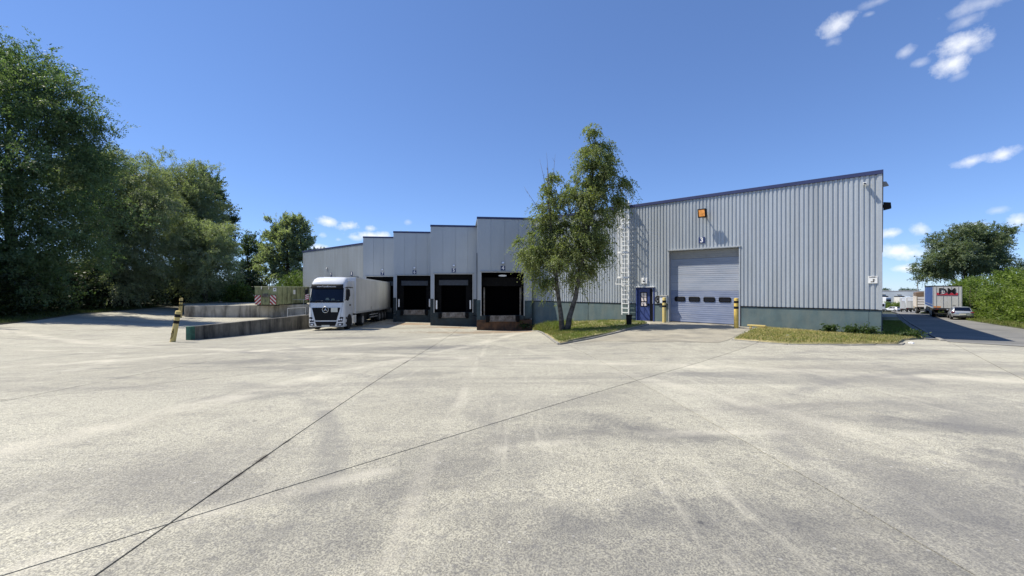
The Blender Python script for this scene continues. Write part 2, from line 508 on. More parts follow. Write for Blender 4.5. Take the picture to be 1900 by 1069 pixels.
        u = mth(nt, 'DIVIDE', mth(nt, 'ADD', mth(nt, 'MULTIPLY', dx, c), mth(nt, 'MULTIPLY', dy, s_)), rx)
        v = mth(nt, 'DIVIDE', mth(nt, 'SUBTRACT', mth(nt, 'MULTIPLY', dy, c), mth(nt, 'MULTIPLY', dx, s_)), ry)
        r = mth(nt, 'SQRT', mth(nt, 'ADD', mth(nt, 'MULTIPLY', u, u), mth(nt, 'MULTIPLY', v, v)))
        f = rng(mth(nt, 'ADD', r, mth(nt, 'MULTIPLY', mth(nt, 'SUBTRACT', noise(14.0 if ry < .5 else 1.6, 4), .5), 1.4)), .4, 1.0, am, 0)
        base = mixc(nt, f, base, cc)
    oi = nn(nt, 'ShaderNodeObjectInfo').outputs['Random']
    g = rng(oi, 0, 1, .90, 1.07)
    base = mixc(nt, 1.0, base, nn(nt, 'ShaderNodeCombineColor', ins={0: g, 1: g, 2: g}).outputs[0], 'MULTIPLY')
    nt.links.new(base, b.inputs['Base Color'])
    h = mth(nt, 'ADD', mth(nt, 'MULTIPLY', grit, .6), mth(nt, 'ADD', mth(nt, 'MULTIPLY', grit2, .5), mth(nt, 'MULTIPLY', g3, .3)))
    bp = nn(nt, 'ShaderNodeBump', ins={'Height': h, 'Strength': .55, 'Distance': .02})
    nt.links.new(bp.outputs[0], b.inputs['Normal'])
    return m


M = {}
M['concrete'] = concrete_mat()
M['joint'] = mat('joint_filler', (.075, .07, .062), .9, var=.2)
M['asphalt'] = mat('road_asphalt', (.185, .18, .165), .85, var=.14, scale=.5, stretch=(.4, .4, 1), bump=.3, bscale=60, stain=(.10, .10, .10), stain_amt=.6, stain_scale=.35, fine=.22, fine_scale=40)
M['drive'] = mat('drive_concrete', (.30, .275, .215), .85, var=.16, scale=.7, bump=.3, bscale=60, stain=(.14, .135, .12), stain_amt=.6, stain_scale=.8, fine=.25, fine_scale=45)
M['soil'] = mat('rough_ground', (.045, .05, .024), .95, var=.4, scale=.2, bump=.4, bscale=3, fine=.4, fine_scale=2.0)
M['lawn'] = mat('lawn_soil', (.30, .25, .13), .95, var=.35, scale=1.3, bump=.6, bscale=30, fine=.3, fine_scale=25, stain=(.12, .14, .035), stain_amt=.7, stain_scale=.6)
M['kerb'] = mat('kerb_stone', (.22, .21, .185), .85, var=.2, scale=4, bump=.25, bscale=40, rnd=.15)
M['wallconc'] = mat('cast_concrete', (.44, .41, .345), .85, var=.15, scale=1.2, bump=.25, bscale=25, stain=(.05, .047, .04), stain_amt=.85, stain_scale=1.6, stain_stretch=(1, 1, .16), fine=.15)
M['wallconcdark'] = mat('dark_streaked_concrete', (.15, .138, .112), .88, var=.3, scale=1.0, bump=.25, bscale=25, stain=(.018, .018, .017), stain_amt=1.0, stain_scale=1.8, stain_stretch=(1, 1, .16), fine=.2)  # dark concrete base with near-black vertical streaks
M['greenpaint'] = mat('green_end_paint', (.026, .11, .072), .7, var=.3, scale=5, stain=(.02, .05, .04), stain_amt=.7, stain_scale=3)
M['clad'] = mat('ribbed_cladding', (.43, .46, .485), .42, metal=.25, var=.05, scale=.8, stretch=(1, 1, .25), fine=.05, fine_scale=12, stain=(.32, .335, .335), stain_amt=.5, stain_scale=1.1, stain_stretch=(1, 1, .1))
M['panel'] = mat('flat_sandwich_panel', (.40, .43, .455), .45, metal=.15, var=.04, scale=.5, rnd=.03, stain=(.33, .35, .365), stain_amt=.35, stain_scale=.8, stain_stretch=(1, 1, .1))
M['wallin'] = mat('wall_lining', (.25, .27, .29), .7, var=.05)
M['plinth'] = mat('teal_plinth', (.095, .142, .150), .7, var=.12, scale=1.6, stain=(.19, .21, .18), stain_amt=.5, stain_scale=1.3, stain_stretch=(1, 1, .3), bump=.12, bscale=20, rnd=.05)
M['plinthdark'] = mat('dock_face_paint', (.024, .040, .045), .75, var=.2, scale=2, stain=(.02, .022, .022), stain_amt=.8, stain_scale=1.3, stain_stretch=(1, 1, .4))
M['plinthmid'] = mat('shaded_side_plinth', (.05, .085, .095), .75, var=.2, scale=2, stain=(.025, .03, .03), stain_amt=.7, stain_scale=1.3)  # teal plinth darkened; the bay's shade is put into the colour
M['rusty'] = mat('rusty_dock_face', (.115, .058, .028), .85, var=.35, scale=2.5, stain=(.03, .022, .016), stain_amt=.8, stain_scale=1.6, bump=.2)
M['blue'] = mat('blue_flashing', (.024, .034, .105), .5, var=.12, scale=2)
M['bluedoor'] = mat('blue_door_paint', (.035, .06, .20), .5, var=.12, scale=4)
M['secdoor'] = mat('sectional_door_paint', (.265, .30, .365), .42, var=.08, scale=1.4, stretch=(.5, 1, 2.2), rnd=.06, stain=(.34, .355, .40), stain_amt=.7, stain_scale=1.6, stain_stretch=(.5, 1, 1.5))
M['secdoorblue'] = mat('sectional_door_lower_paint', (.185, .225, .335), .42, var=.10, scale=1.4, stretch=(.5, 1, 2.2), rnd=.05, stain=(.28, .31, .40), stain_amt=.7, stain_scale=1.6, stain_stretch=(.5, 1, 1.5))
M['alu'] = mat('aluminium_trim', (.50, .51, .51), .45, metal=.5, var=.08, scale=6)
M['galv'] = mat('galvanised_steel', (.78, .79, .78), .55, metal=.1, var=.08, scale=9)
M['rubber'] = mat('black_rubber', (.007, .007, .0075), .85, var=.3, scale=6, spec=.15)
M['curtain'] = mat('dock_head_curtain', (.034, .042, .055), .6, var=.2, scale=4)
M['dark'] = mat('dark_interior', (.0025, .0025, .003), 1.0, var=.2, spec=0.0)
M['steel'] = mat('worn_steel', (.20, .185, .165), .5, metal=.4, var=.3, scale=5, stain=(.06, .045, .03), stain_amt=.8, stain_scale=4)
M['yellow'] = mat('yellow_paint', (.60, .42, .085), .6, var=.12, scale=6, stain=(.32, .23, .08), stain_amt=.6, stain_scale=7)
M['oldyellow'] = mat('worn_yellow_paint', (.60, .46, .15), .65, var=.14, scale=6, stain=(.36, .30, .16), stain_amt=.7, stain_scale=6)
M['black'] = mat('black_paint', (.008, .008, .009), .6, var=.2, spec=.2)
M['white'] = mat('white_plastic', (.78, .78, .76), .5, var=.04)
M['whitepaint'] = mat('white_lorry_paint', (.62, .635, .65), .28, var=.03, coat=.4)
M['trailer'] = mat('white_trailer_skin', (.60, .59, .55), .4, var=.05, scale=.6, stretch=(1, .4, 1), stain=(.40, .39, .35), stain_amt=.5, stain_scale=.9, stain_stretch=(1, 1, .25))
M['glass'] = mat('dark_glass', (.003, .005, .014), .08, var=.1, spec=.35)
M['sign'] = mat('navy_sign', (.015, .03, .115), .45, var=.05)
M['letter'] = mat('white_lettering', (.8, .8, .8), .5, var=.02)
M['ink'] = mat('black_lettering', (.010, .010, .012), .65, var=.05, spec=.2)
M['tyre'] = mat('tyre_rubber', (.018, .018, .018), .85, var=.25, scale=10)
M['rim'] = mat('wheel_rim', (.33, .33, .33), .5, metal=.5, var=.15, scale=8)
M['chassis'] = mat('chassis_black', (.018, .018, .018), .7, var=.3, scale=4)
M['dashreflect'] = mat('dash_reflection', (.055, .085, .085), .5, var=.5, scale=9)
M['paperwhite'] = mat('dashboard_paper', (.35, .36, .38), .6, var=.2)
M['chrome'] = mat('chrome_mark', (.65, .66, .68), .2, metal=.9, var=.03)
M['lampglass'] = mat('lamp_lens', (.75, .77, .8), .15, var=.05, spec=.8)
M['redlens'] = mat('red_lens', (.14, .010, .012), .2, var=.1)
M['orange'] = mat('orange_board', (.55, .20, .03), .5, var=.06)
M['container'] = mat('olive_container_paint', (.28, .30, .155), .6, var=.12, scale=1.5, stain=(.085, .07, .03), stain_amt=.7, stain_scale=2.0, stain_stretch=(1, 1, .5), rnd=.04)
M['contlight'] = mat('olive_rail_paint', (.40, .42, .24), .6, var=.12, scale=3)
M['redstripe'] = mat('red_reflective', (.36, .035, .04), .5, var=.1)
M['whitestripe'] = mat('white_reflective', (.68, .64, .60), .5, var=.08)
M['amber'] = mat('amber_lamp_glass', (.80, .34, .09), .3, var=.5, scale=9, emit=(1.0, .36, .06), emit_s=.16)
M['bark'] = mat('dark_bark', (.07, .058, .045), .9, var=.35, scale=3, stretch=(3, 3, .6), bump=.5, bscale=12)
M['birchbark'] = mat('birch_bark', (.11, .10, .085), .85, var=.3, scale=3, stretch=(1, 1, 2.5), stain=(.028, .024, .02), stain_amt=.95, stain_scale=2.6, stain_stretch=(1, 1, 1.6), bump=.4, bscale=14)
M['silver'] = mat('silver_car_paint', (.46, .48, .49), .25, metal=.55, var=.04, coat=.5)
M['bluecurtain'] = mat('blue_trailer_curtain', (.04, .095, .29), .5, var=.12, scale=1.0, stretch=(1, .5, 1))
M['tandoor'] = mat('pale_rear_doors', (.52, .52, .50), .5, var=.06, scale=1.0, stain=(.36, .34, .31), stain_amt=.5, stain_scale=1.0, stain_stretch=(1, 1, .3))
M['dmred'] = mat('red_band_print', (.42, .03, .05), .5, var=.05)
M['tan'] = mat('tan_tipper_paint', (.56, .50, .40), .6, var=.12, scale=2, stain=(.24, .16, .09), stain_amt=.6, stain_scale=1.5)
M['tarp'] = mat('brown_tarpaulin', (.16, .105, .065), .75, var=.2, scale=2)
M['farwall'] = mat('pale_far_cladding', (.42, .46, .49), .5, var=.05, scale=.2)
M['roof'] = mat('grey_roof_membrane', (.28, .29, .30), .8, var=.1, scale=.3)
M['lampgrey'] = mat('grey_lamp_body', (.28, .28, .27), .5, var=.1)
M['paper'] = mat('glazing_with_paper', (.70, .62, .60), .35, var=.16, scale=7)
M['plate'] = mat('number_plate', (.62, .60, .50), .5, var=.05)
M['litter'] = mat('white_litter', (.75, .74, .70), .6, var=.05)

M['lwillow'] = leaf_mat('willow_leaf', (.21, .25, .155), (.25, .275, .19), .5)
M['lpoplar'] = leaf_mat('dark_poplar_leaf', (.075, .115, .06), (.10, .14, .075), .45)
M['lmaple'] = leaf_mat('broad_leaf', (.095, .155, .078), (.145, .195, .10), .47)
M['lsilver'] = leaf_mat('silver_poplar_leaf', (.31, .345, .255), (.25, .295, .20), .54)
M['lbirch'] = leaf_mat('birch_leaf', (.235, .26, .12), (.18, .215, .095), .54, nscale=.6)
M['lacacia'] = leaf_mat('locust_leaf', (.185, .225, .14), (.14, .18, .11), .47)
M['lhedge'] = leaf_mat('hedge_leaf', (.190, .250, .052), (.130, .190, .048), .48)
M['lunder'] = leaf_mat('undergrowth_leaf', (.022, .036, .014), (.040, .062, .020), .3)  # near-black leaf colour carries the shade beneath the canopy
M['lbush'] = leaf_mat('bush_leaf', (.120, .175, .045), (.085, .13, .04), .45)
M['lgrass'] = leaf_mat('grass_blade', (.15, .21, .04), (.21, .21, .075), .38, nscale=.9)
M['ldry'] = leaf_mat('dry_grass_blade', (.50, .42, .22), (.38, .335, .15), .35, nscale=.8)
M['ldark'] = leaf_mat('verge_blade', (.05, .08, .02), (.07, .09, .025), .3, nscale=.6)
M['lweed'] = leaf_mat('weed_leaf', (.06, .10, .032), (.045, .075, .026), .4)
M['lfar'] = leaf_mat('far_leaf', (.10, .14, .10), (.08, .12, .09), .3)

# ------------------------------------------------------------------ ground heights (a smooth surface through surveyed spot heights)
SPOT = [(0, 0, .5), (-10, 5, .3), (10, 5, .42), (0, -15, .8), (-30, 0, .1), (30, 0, .3), (0, 10, .15), (-10, 14, -.15), (10, 11, .15),
        (2.2, 18.7, -.30), (1.4, 30.7, -1.05), (8, 24.9, -.05), (11.5, 25, 0), (-2.75, 32.7, -1.15), (1.5, 33.8, -1.25), (-7.1, 37, -1.17), (-11.6, 41.3, -1.19), (-16, 45.3, -1.2),
        (-13.8, 31.4, -.95), (-18.1, 23.2, -.75), (-15.8, 32, -1.05), (17.4, 19.8, -.17), (10.6, 16, .02), (14.6, 16, .02), (9.2, 26.3, 0), (7.6, 27.2, -.03),
        (21.6, 18.6, -.25), (18.4, 17.7, -.10), (38.9, 31.8, -.9), (51.3, 46.2, -1.42), (54, 52, -1.57), (57, 62, -1.75), (67, 70, -2.2), (82, 90, -3.1), (122, 132, -5.3), (175, 194, -6.0), (44, 50, -1.5),
        (-30, 24.7, -.25), (-35.5, 29, -.27), (-40, 39, -.3), (-45, 53.5, -.3), (-60, 40, 0), (-70, 70, 0), (-50, 90, -.2), (-36, 43, -.85), (-25, 36, -1.0), (-26, 48, -1.25), (-20, 42, -1.2),
        (-60, 0, .1), (60, 0, .2), (60, 25, -.3), (-80, 120, -.5), (0, 100, -2), (90, 40, -.8), (230, 150, -7), (60, 180, -6), (-150, 60, 0), (0, -80, 1.2)]


def _tps(C, lam=.5):
    C = np.array(C, float)
    P = C[:, :2]
    n = len(C)
    d = np.hypot(P[:, None, 0] - P[None, :, 0], P[:, None, 1] - P[None, :, 1])
    K = np.where(d > 0, d * d * np.log(d + 1e-9), 0) + lam * np.eye(n)
    Q = np.c_[np.ones(n), P]
    A = np.zeros((n + 3, n + 3))
    A[:n, :n] = K
    A[:n, n:] = Q
    A[n:, :n] = Q.T
    w = np.linalg.solve(A, np.r_[C[:, 2], 0, 0, 0])

    def f(x, y):
        x = np.asarray(x, float)
        y = np.asarray(y, float)
        d = np.hypot(x[..., None] - P[:, 0], y[..., None] - P[:, 1])
        return (d * d * np.log(d + 1e-9)) @ w[:n] + w[n] + w[n + 1] * x + w[n + 2] * y
    return f


GZ = _tps(SPOT)


def gz(x, y):
    return float(GZ(x, y))


# building frame: origin at the right front corner, local +x along the front to the right, +y into the building
W0 = Vector((17.45, 19.8, 0))
UX = Vector((.7483, -.6633, 0))
UY = Vector((.6633, .7483, 0))
WROT = math.atan2(UX.y, UX.x)


def W(x, y=0, z=0):
    return W0 + UX * x + UY * y + Vector((0, 0, z))


def inside(poly, x, y):
    c = False
    n = len(poly)
    for i in range(n):
        x1, y1 = poly[i]
        x2, y2 = poly[(i + 1) % n]
        if (y1 > y) != (y2 > y) and x < (x2 - x1) * (y - y1) / (y2 - y1) + x1:
            c = not c
    return c


def drape(name, poly, step, zf, m, edge_drop=0.0):
    """a sheet over a plan polygon that follows zf"""
    pts = []
    n = len(poly)
    for i in range(n):
        a, b = Vector(poly[i]), Vector(poly[(i + 1) % n])
        k = max(1, int((b - a).length / step))
        pts += [a.lerp(b, j / k) for j in range(k)]
    nb = len(pts)
    edges = [(i, (i + 1) % nb) for i in range(nb)]
    xs = [p[0] for p in poly]
    ys = [p[1] for p in poly]
    x = min(xs) + step / 2
    while x < max(xs):
        y = min(ys) + step / 2
        while y < max(ys):
            if inside(poly, x, y):
                pts.append(Vector((x + random.uniform(-.2, .2) * step, y + random.uniform(-.2, .2) * step)))
            y += step
        x += step
    vs, _, fs, *_ = delaunay_2d_cdt(pts, edges, [], 1, 1e-5)
    V = np.array([(v.x, v.y) for v in vs])
    Z = zf(V[:, 0], V[:, 1])
    me = bpy.data.meshes.new(name)
    vv = [(x, y, float(z)) for (x, y), z in zip(V, Z)]
    me.from_pydata(vv, [], [tuple(f) for f in fs])
    bm = bmesh.new()
    bm.from_mesh(me)
    bmesh.ops.recalc_face_normals(bm, faces=bm.faces[:])
    if sum(f.normal.z for f in bm.faces) < 0:
        bmesh.ops.reverse_faces(bm, faces=bm.faces[:])
    if edge_drop:
        be = [e for e in bm.edges if e.is_boundary]
        r = bmesh.ops.extrude_edge_only(bm, edges=be)
        for g in r['geom']:
            if isinstance(g, bmesh.types.BMVert):
                g.co.z -= edge_drop
    bm.to_mesh(me)
    bm.free()
    me.materials.append(m)
    me.shade_smooth()
    o = bpy.data.objects.new(name, me)
    COL.objects.link(o)
    return o


def build_ground():
    # far terrain: rings out to the horizon, falling gently away behind the works
    rad = np.concatenate([np.arange(0, 90, 6), np.arange(90, 300, 15), np.array([330, 400, 520, 700, 1000, 1500, 2200, 3500])])
    na = 72
    vs, fs = [], []
    for r in rad:
        for k in range(na):
            a = 2 * math.pi * k / na
            x, y = r * math.sin(a), 20 + r * math.cos(a)
            zt = gz(x, y) - (.30 if r < 100 else .22)
            if r > 200:
                q = min(1, (r - 200) / 300)
                zt = zt * (1 - q) + q * (-9 - (r - 200) * .016)
                zt = min(zt, -2)
            vs.append((x, y, max(zt, -62)))
    for i in range(len(rad) - 1):
        for k in range(na):
            fs.append((i * na + k, i * na + (k + 1) % na, (i + 1) * na + (k + 1) % na, (i + 1) * na + k))
    tag(MB().add(vs, fs).build("terrain", M['soil'], smooth=True), kind='structure')

    # the yard: cast slabs with open joints over a dark bedding layer
    X0, X1, Y0, Y1, ST = -62, 62, -14, 66, 1.6
    nx, ny = int((X1 - X0) / ST) + 1, int((Y1 - Y0) / ST) + 1
    bm = bmesh.new()
    grid = [[bm.verts.new((X0 + i * ST, Y0 + j * ST, 0)) for j in range(ny)] for i in range(nx)]

    def in_building(c):
        d = Vector((c.x, c.y, 0)) - W0
        return d.dot(UY) > 2.0 and d.dot(UX) < -1.0

    for i in range(nx - 1):
        for j in range(ny - 1):
            c = Vector((X0 + (i + .5) * ST, Y0 + (j + .5) * ST, 0))
            if not in_building(c):
                bm.faces.new((grid[i][j], grid[i + 1][j], grid[i + 1][j + 1], grid[i][j + 1]))
    # joints: two plan points, width, region test
    every = lambda c: True
    J = [((-2.50, 2.5), (-4.16, 30.7), .018, every), ((-3.04, 2.54), (9.04, 15.76), .018, every), ((2.73, 2.46), (2.48, 14.3), .014, lambda c: c.y < 17.6),
         ((-8.62, 7.0), (-9.79, 19.5), .020, every), ((-8.46, 7.38), (-2.06, 14.5), .016, lambda c: c.y < 19), ((-15.79, 12.9), (-17.21, 21.2), .028, every),
         ((18.43, 17.74), (10.58, 8.64), .02, lambda c: c.y < 17.7), ((4.31, 9.84), (5.58, 4.56), .010, lambda c: c.x > 2.6),
         ((-23.0, 10), (-26.0, 26), .03, every), ((-16.6, 17.6), (-40, 21), .022, lambda c: c.x < -16.3)]
    for a, b, w, reg in J:
        a, b = Vector((*a, 0)), Vector((*b, 0))
        d = (b - a).normalized()
        no = Vector((-d.y, d.x, 0))
        for sgn in (-1, 1):
            fs = [f for f in bm.faces if reg(f.calc_center_median())]
            es = {e for f in fs for e in f.edges}
            vv = {v for f in fs for v in f.verts}
            bmesh.ops.bisect_plane(bm, geom=list(vv) + list(es) + fs, dist=1e-5, plane_co=a + no * (sgn * w / 2), plane_no=no)
        kill = [f for f in bm.faces if abs((f.calc_center_median() - a).dot(no)) < w / 2 - 1e-4 and reg(f.calc_center_median())]
        bmesh.ops.delete(bm, geom=kill, context='FACES')
    # ragged spall holes along the widest joint
    bm.verts.ensure_lookup_table()
    co = np.array([(v.co.x, v.co.y) for v in bm.verts])
    for v, z in zip(bm.verts, GZ(co[:, 0], co[:, 1])):
        v.co.z = z
    # connected pieces -> slabs
    seen = set()
    comps = []
    for f in bm.faces:
        if f in seen:
            continue
        st, comp = [f], []
        seen.add(f)
        while st:
            g = st.pop()
            comp.append(g)
            for e in g.edges:
                for h in e.link_faces:
                    if h not in seen:
                        seen.add(h)
                        st.append(h)
        comps.append(comp)
    xs, ys = np.meshgrid(np.arange(X0, X1 + .1, 2.0), np.arange(Y0, Y1 + .1, 2.0), indexing='ij')
    zz = GZ(xs, ys) - .045
    vs = [(float(x), float(y), float(z)) for x, y, z in zip(xs.ravel(), ys.ravel(), zz.ravel())]
    n2 = xs.shape[1]
    fs = [(i * n2 + j, (i + 1) * n2 + j, (i + 1) * n2 + j + 1, i * n2 + j + 1) for i in range(xs.shape[0] - 1) for j in range(n2 - 1)
          if not in_building(Vector((xs[i, j] + 1, ys[i, j] + 1, 0)))]
    yard = MB().add(vs, fs).build("yard", M['joint'])
    tag(yard, kind='structure')
    for comp in comps:
        idx = {}
        V, Fc = [], []
        for f in comp:
            t = []
            for v in f.verts:
                if v not in idx:
                    idx[v] = len(V)
                    V.append(tuple(v.co))
                t.append(idx[v])
            Fc.append(tuple(t))
        cnt = {}
        for f in Fc:
            for a, b in zip(f, f[1:] + f[:1]):
                cnt[frozenset((a, b))] = (cnt.get(frozenset((a, b)), (0,))[0] + 1, a, b)
        low = {}
        for k, (c, a, b) in cnt.items():
            if c == 1:
                for q in (a, b):
                    if q not in low:
                        low[q] = len(V)
                        V.append((V[q][0], V[q][1], V[q][2] - .06))
                Fc.append((b, a, low[a], low[b]))
        me = bpy.data.meshes.new("concrete_slab")
        me.from_pydata(V, [], Fc)
        me.materials.append(M['concrete'])
        o = bpy.data.objects.new("concrete_slab", me)
        COL.objects.link(o)
        o.parent = yard
    bm.free()


build_ground()


def leaves_object(name, P, L, Wd, m, parent=None, up=None, fold=True):
    """P: (n,3) leaf bases; L: (n,3) leaf axis vectors; Wd: (n,) widths -> one mesh of leaf-shaped quads"""
    n = len(P)
    Ln = L / (np.linalg.norm(L, axis=1, keepdims=True) + 1e-9)
    rnd = RNG.normal(size=(n, 3)) if up is None else up
    S = np.cross(Ln, rnd)
    S /= (np.linalg.norm(S, axis=1, keepdims=True) + 1e-9)
    S *= Wd[:, None] * .5
    V = np.empty((n, 4, 3), np.float32)
    V[:, 0] = P
    V[:, 1] = P + L * .45 + S
    V[:, 2] = P + L
    V[:, 3] = P + L * .45 - S
    me = bpy.data.meshes.new(name)
    me.vertices.add(n * 4)
    me.vertices.foreach_set('co', V.ravel())
    me.loops.add(n * 4)
    me.loops.foreach_set('vertex_index', np.arange(n * 4, dtype=np.int32))
    me.polygons.add(n)
    me.polygons.foreach_set('loop_start', np.arange(0, n * 4, 4, dtype=np.int32))
    me.polygons.foreach_set('loop_total', np.full(n, 4, np.int32))
    me.update(calc_edges=True)
    me.materials.append(m)
    o = bpy.data.objects.new(name, me)
    COL.objects.link(o)
    if parent:
        o.parent = parent
    return o


def grass_blades(name, poly, n, zf, m, h=(.05, .14), w=.012, density=None):
    xs = [p[0] for p in poly]
    ys = [p[1] for p in poly]
    out = []
    while len(out) < n:
        x, y = random.uniform(min(xs), max(xs)), random.uniform(min(ys), max(ys))
        if inside(poly, x, y) and (density is None or random.random() < density(x, y)):
            out.append((x, y))
    P = np.array(out)
    Z = zf(P[:, 0], P[:, 1])
    P3 = np.c_[P, Z - .005]
    cl = RNG.uniform(h[0], h[1], n)
    L = np.c_[RNG.normal(0, .35, n) * cl, RNG.normal(0, .35, n) * cl, cl]
    return leaves_object(name, P3, L, RNG.uniform(.6, 1.5, n) * w, m)


def kerb_line(pts, zf, label_parent, h=.10, w=.13, length=1.0, drop=.12):
    """single kerbstones laid end to end along a plan polyline"""
    for a, b in zip(pts, pts[1:]):
        a, b = Vector(a), Vector(b)
        k = max(1, round((b - a).length / length))
        d = (b - a).normalized()
        nrm = Vector((-d.y, d.x))
        for i in range(k):
            p, q = a.lerp(b, i / k) + d * .006, a.lerp(b, (i + 1) / k) - d * .006
            zp, zq = float(zf(p.x, p.y)), float(zf(q.x, q.y))
            j = random.uniform(-.006, .006)
            o2 = nrm * w / 2
            vs = []
            for pt, z in ((p, zp), (q, zq)):
                for s_, dz in ((-1, -drop), (1, -drop), (1, h + j), (-1, h + j)):
                    vs.append((pt.x + o2.x * s_, pt.y + o2.y * s_, z + dz))
            MB().add(vs, [(0, 1, 2, 3), (7, 6, 5, 4), (0, 4, 5, 1), (1, 5, 6, 2), (2, 6, 7, 3), (3, 7, 4, 0)]).build("kerb_stone", M['kerb'], label_parent, bevel=.012, seg=1)


def structure_root(name):
    o = bpy.data.objects.new(name, None)
    COL.objects.link(o)
    return tag(o, kind='structure')


def build_lawns():
    # island with the birch: kerb edge points and the rising line at the wall foot
    w_a, w_b = W(-21.0, -.07), W(-12.6, -.07)
    isl = [(1.55, 31.2), (2.06, 17.9), (8.05, 24.98), (8.55, 26.6), (w_b.x, w_b.y), (w_a.x, w_a.y)]
    ctrl = [(1.55, 31.2, gz(1.55, 31.2) + .10), (1.9, 22, gz(1.9, 22) + .11), (2.06, 17.9, gz(2.06, 17.9) + .10), (5, 21.4, gz(5, 21.4) + .10), (8.05, 24.98, gz(8.05, 24.98) + .07), (8.55, 26.6, -.02),
            (w_b.x, w_b.y, 0.0), (W(-17).x, W(-17).y, -.3), (W(-19.5).x, W(-19.5).y, -.55), (w_a.x, w_a.y, -.95), (3.1, 24, -.30)]
    f1 = _tps(ctrl, .001)
    tag(drape("grass_island", isl, .6, f1, M['lawn'], .3), kind='structure')
    k = structure_root("island_kerb")
    kerb_line([(1.55, 31.6), (2.0, 17.82), (8.12, 24.92)], GZ, k, h=.07)
    tag(grass_blades("island_grass", isl, 26000, f1, M['lgrass'], (.04, .13), .016, lambda x, y: min(1, .35 + .5 * abs(math.sin(x * 1.7) * math.cos(y * 1.3)) + (.5 if x < 4 else 0))), kind='stuff')
    tall = [(1.7, 31), (1.9, 25.5), (3.4, 27.5), (4.4, 29.6), (2.4, 31.6)]
    tag(grass_blades("tall_grass", tall, 5000, f1, M['lgrass'], (.2, .5), .02), kind='stuff')
    # right lawn with dry turf, running round the corner into the shade
    a0 = W(-5.0, -.07)
    c0 = W(.05, -.07)
    sd = [W(.07, y) for y in (1, 8, 20, 34, 45)]
    se = [W(1.45, y) for y in (45, 30, 15, 3)]
    lawn = [(a0.x, a0.y), (9.25, 17.4), (10.4, 15.75), (12.4, 15.45), (14.4, 15.6), (15.0, 16.2), (16.5, 17.6), (W(1.45, .2).x, W(1.45, .2).y)]
    lawn = lawn + [(p.x, p.y) for p in reversed(se)] + [(p.x, p.y) for p in reversed(sd)] + [(c0.x, c0.y)]

    def f2(x, y):
        x = np.asarray(x, float)
        y = np.asarray(y, float)
        return GZ(x, y) + .075
    tag(drape("grass_strip", lawn, .8, f2, M['lawn'], .3), kind='structure')
    front = [lawn[0], lawn[1], lawn[2], lawn[3], lawn[4], lawn[5], lawn[6], lawn[7], (c0.x, c0.y)]

    def dry(x, y):
        d = (Vector((x, y, 0)) - W0)
        q = d.dot(UY)
        return .25 + .75 * min(1, max(0, (-q) / 3.2)) if d.x < 0 else 1

    def green(x, y):
        d = (Vector((x, y, 0)) - W0)
        return min(1, .12 + max(0, (-d.dot(UY) - 1.6) / 1.6) + max(0, (d.dot(UX) + 2) / 2))
    tag(grass_blades("dry_grass", front, 20000, f2, M['ldry'], (.03, .10), .016), kind='stuff')
    tag(grass_blades("green_grass", front, 9000, f2, M['lgrass'], (.04, .12), .016, green), kind='stuff')
    side = [(p.x, p.y) for p in (W(.1, 0), W(1.4, 0), W(1.4, 30), W(.1, 30))]
    tag(grass_blades("shaded_grass", side, 14000, f2, M['lgrass'], (.05, .16), .02), kind='stuff')
    k2 = structure_root("strip_kerb")
    kerb_line([(9.2, 17.5), (10.35, 15.68), (12.4, 15.37), (14.4, 15.52), (15.05, 16.1)], GZ, k2, h=.035)
    # gutter kerb of the access road
    k3 = structure_root("road_kerb")
    p0 = W(1.98, -.9)
    p1 = W(1.98, 58)
    kerb_line([(p0.x, p0.y), (p1.x, p1.y)], GZ, k3, h=.07, w=.16, length=2.0)
    # access road
    q = [W(2.1, -1.6), W(2.1, 60), W(2.1, 175), W(16, 178), W(15, 60), W(13.2, 30), W(12.6, 14), W(14.5, 6), W(24, -6)]
    road = [(p.x, p.y) for p in q]
    tag(drape("access_road", road, 3.0, lambda x, y: GZ(x, y) + .014, M['asphalt']), kind='structure')
    pth = [(p.x, p.y) for p in (W(1.5, .3), W(1.88, -.4), W(1.88, 57), W(1.5, 57))]
    tag(drape("gravel_margin", pth, 1.5, lambda x, y: GZ(x, y) + .03, M['asphalt']), kind='structure')
    # ramp in front of the big door
    dr = [(8.3, 24.9), (8.7, 26.4), (W(-10.8, -.08).x, W(-10.8, -.08).y), (W(-5.3, -.08).x, W(-5.3, -.08).y), (9.1, 17.55), (8.2, 16.6), (3.9, 18.6), (2.6, 18.0)]
    tag(drape("door_ramp", dr, .9, lambda x, y: GZ(x, y) + .010, M['drive']), kind='structure')
    # verge under the left trees
    vg = [(-30, 21.5), (-33.6, 27.3), (-36.6, 32.4), (-40.3, 39), (-43.2, 46.1), (-45.1, 53.7), (-48, 66), (-75, 66), (-75, 10), (-25, 10)]
    fv = lambda x, y: GZ(x, y) + .06
    tag(drape("verge", vg, 2.5, fv, M['soil'], .2), kind='structure')
    near = [(-30, 21.5), (-33.6, 27.3), (-36.6, 32.4), (-40.3, 39), (-43.2, 46.1), (-45.1, 53.7), (-50, 55), (-47, 45), (-43, 36), (-37, 27), (-33, 21)]
    tag(grass_blades("verge_grass", near, 14000, fv, M['ldark'], (.08, .25), .03), kind='stuff')


build_lawns()

# ------------------------------------------------------------------ the warehouse
ROOF, PL = 7.73, 1.10


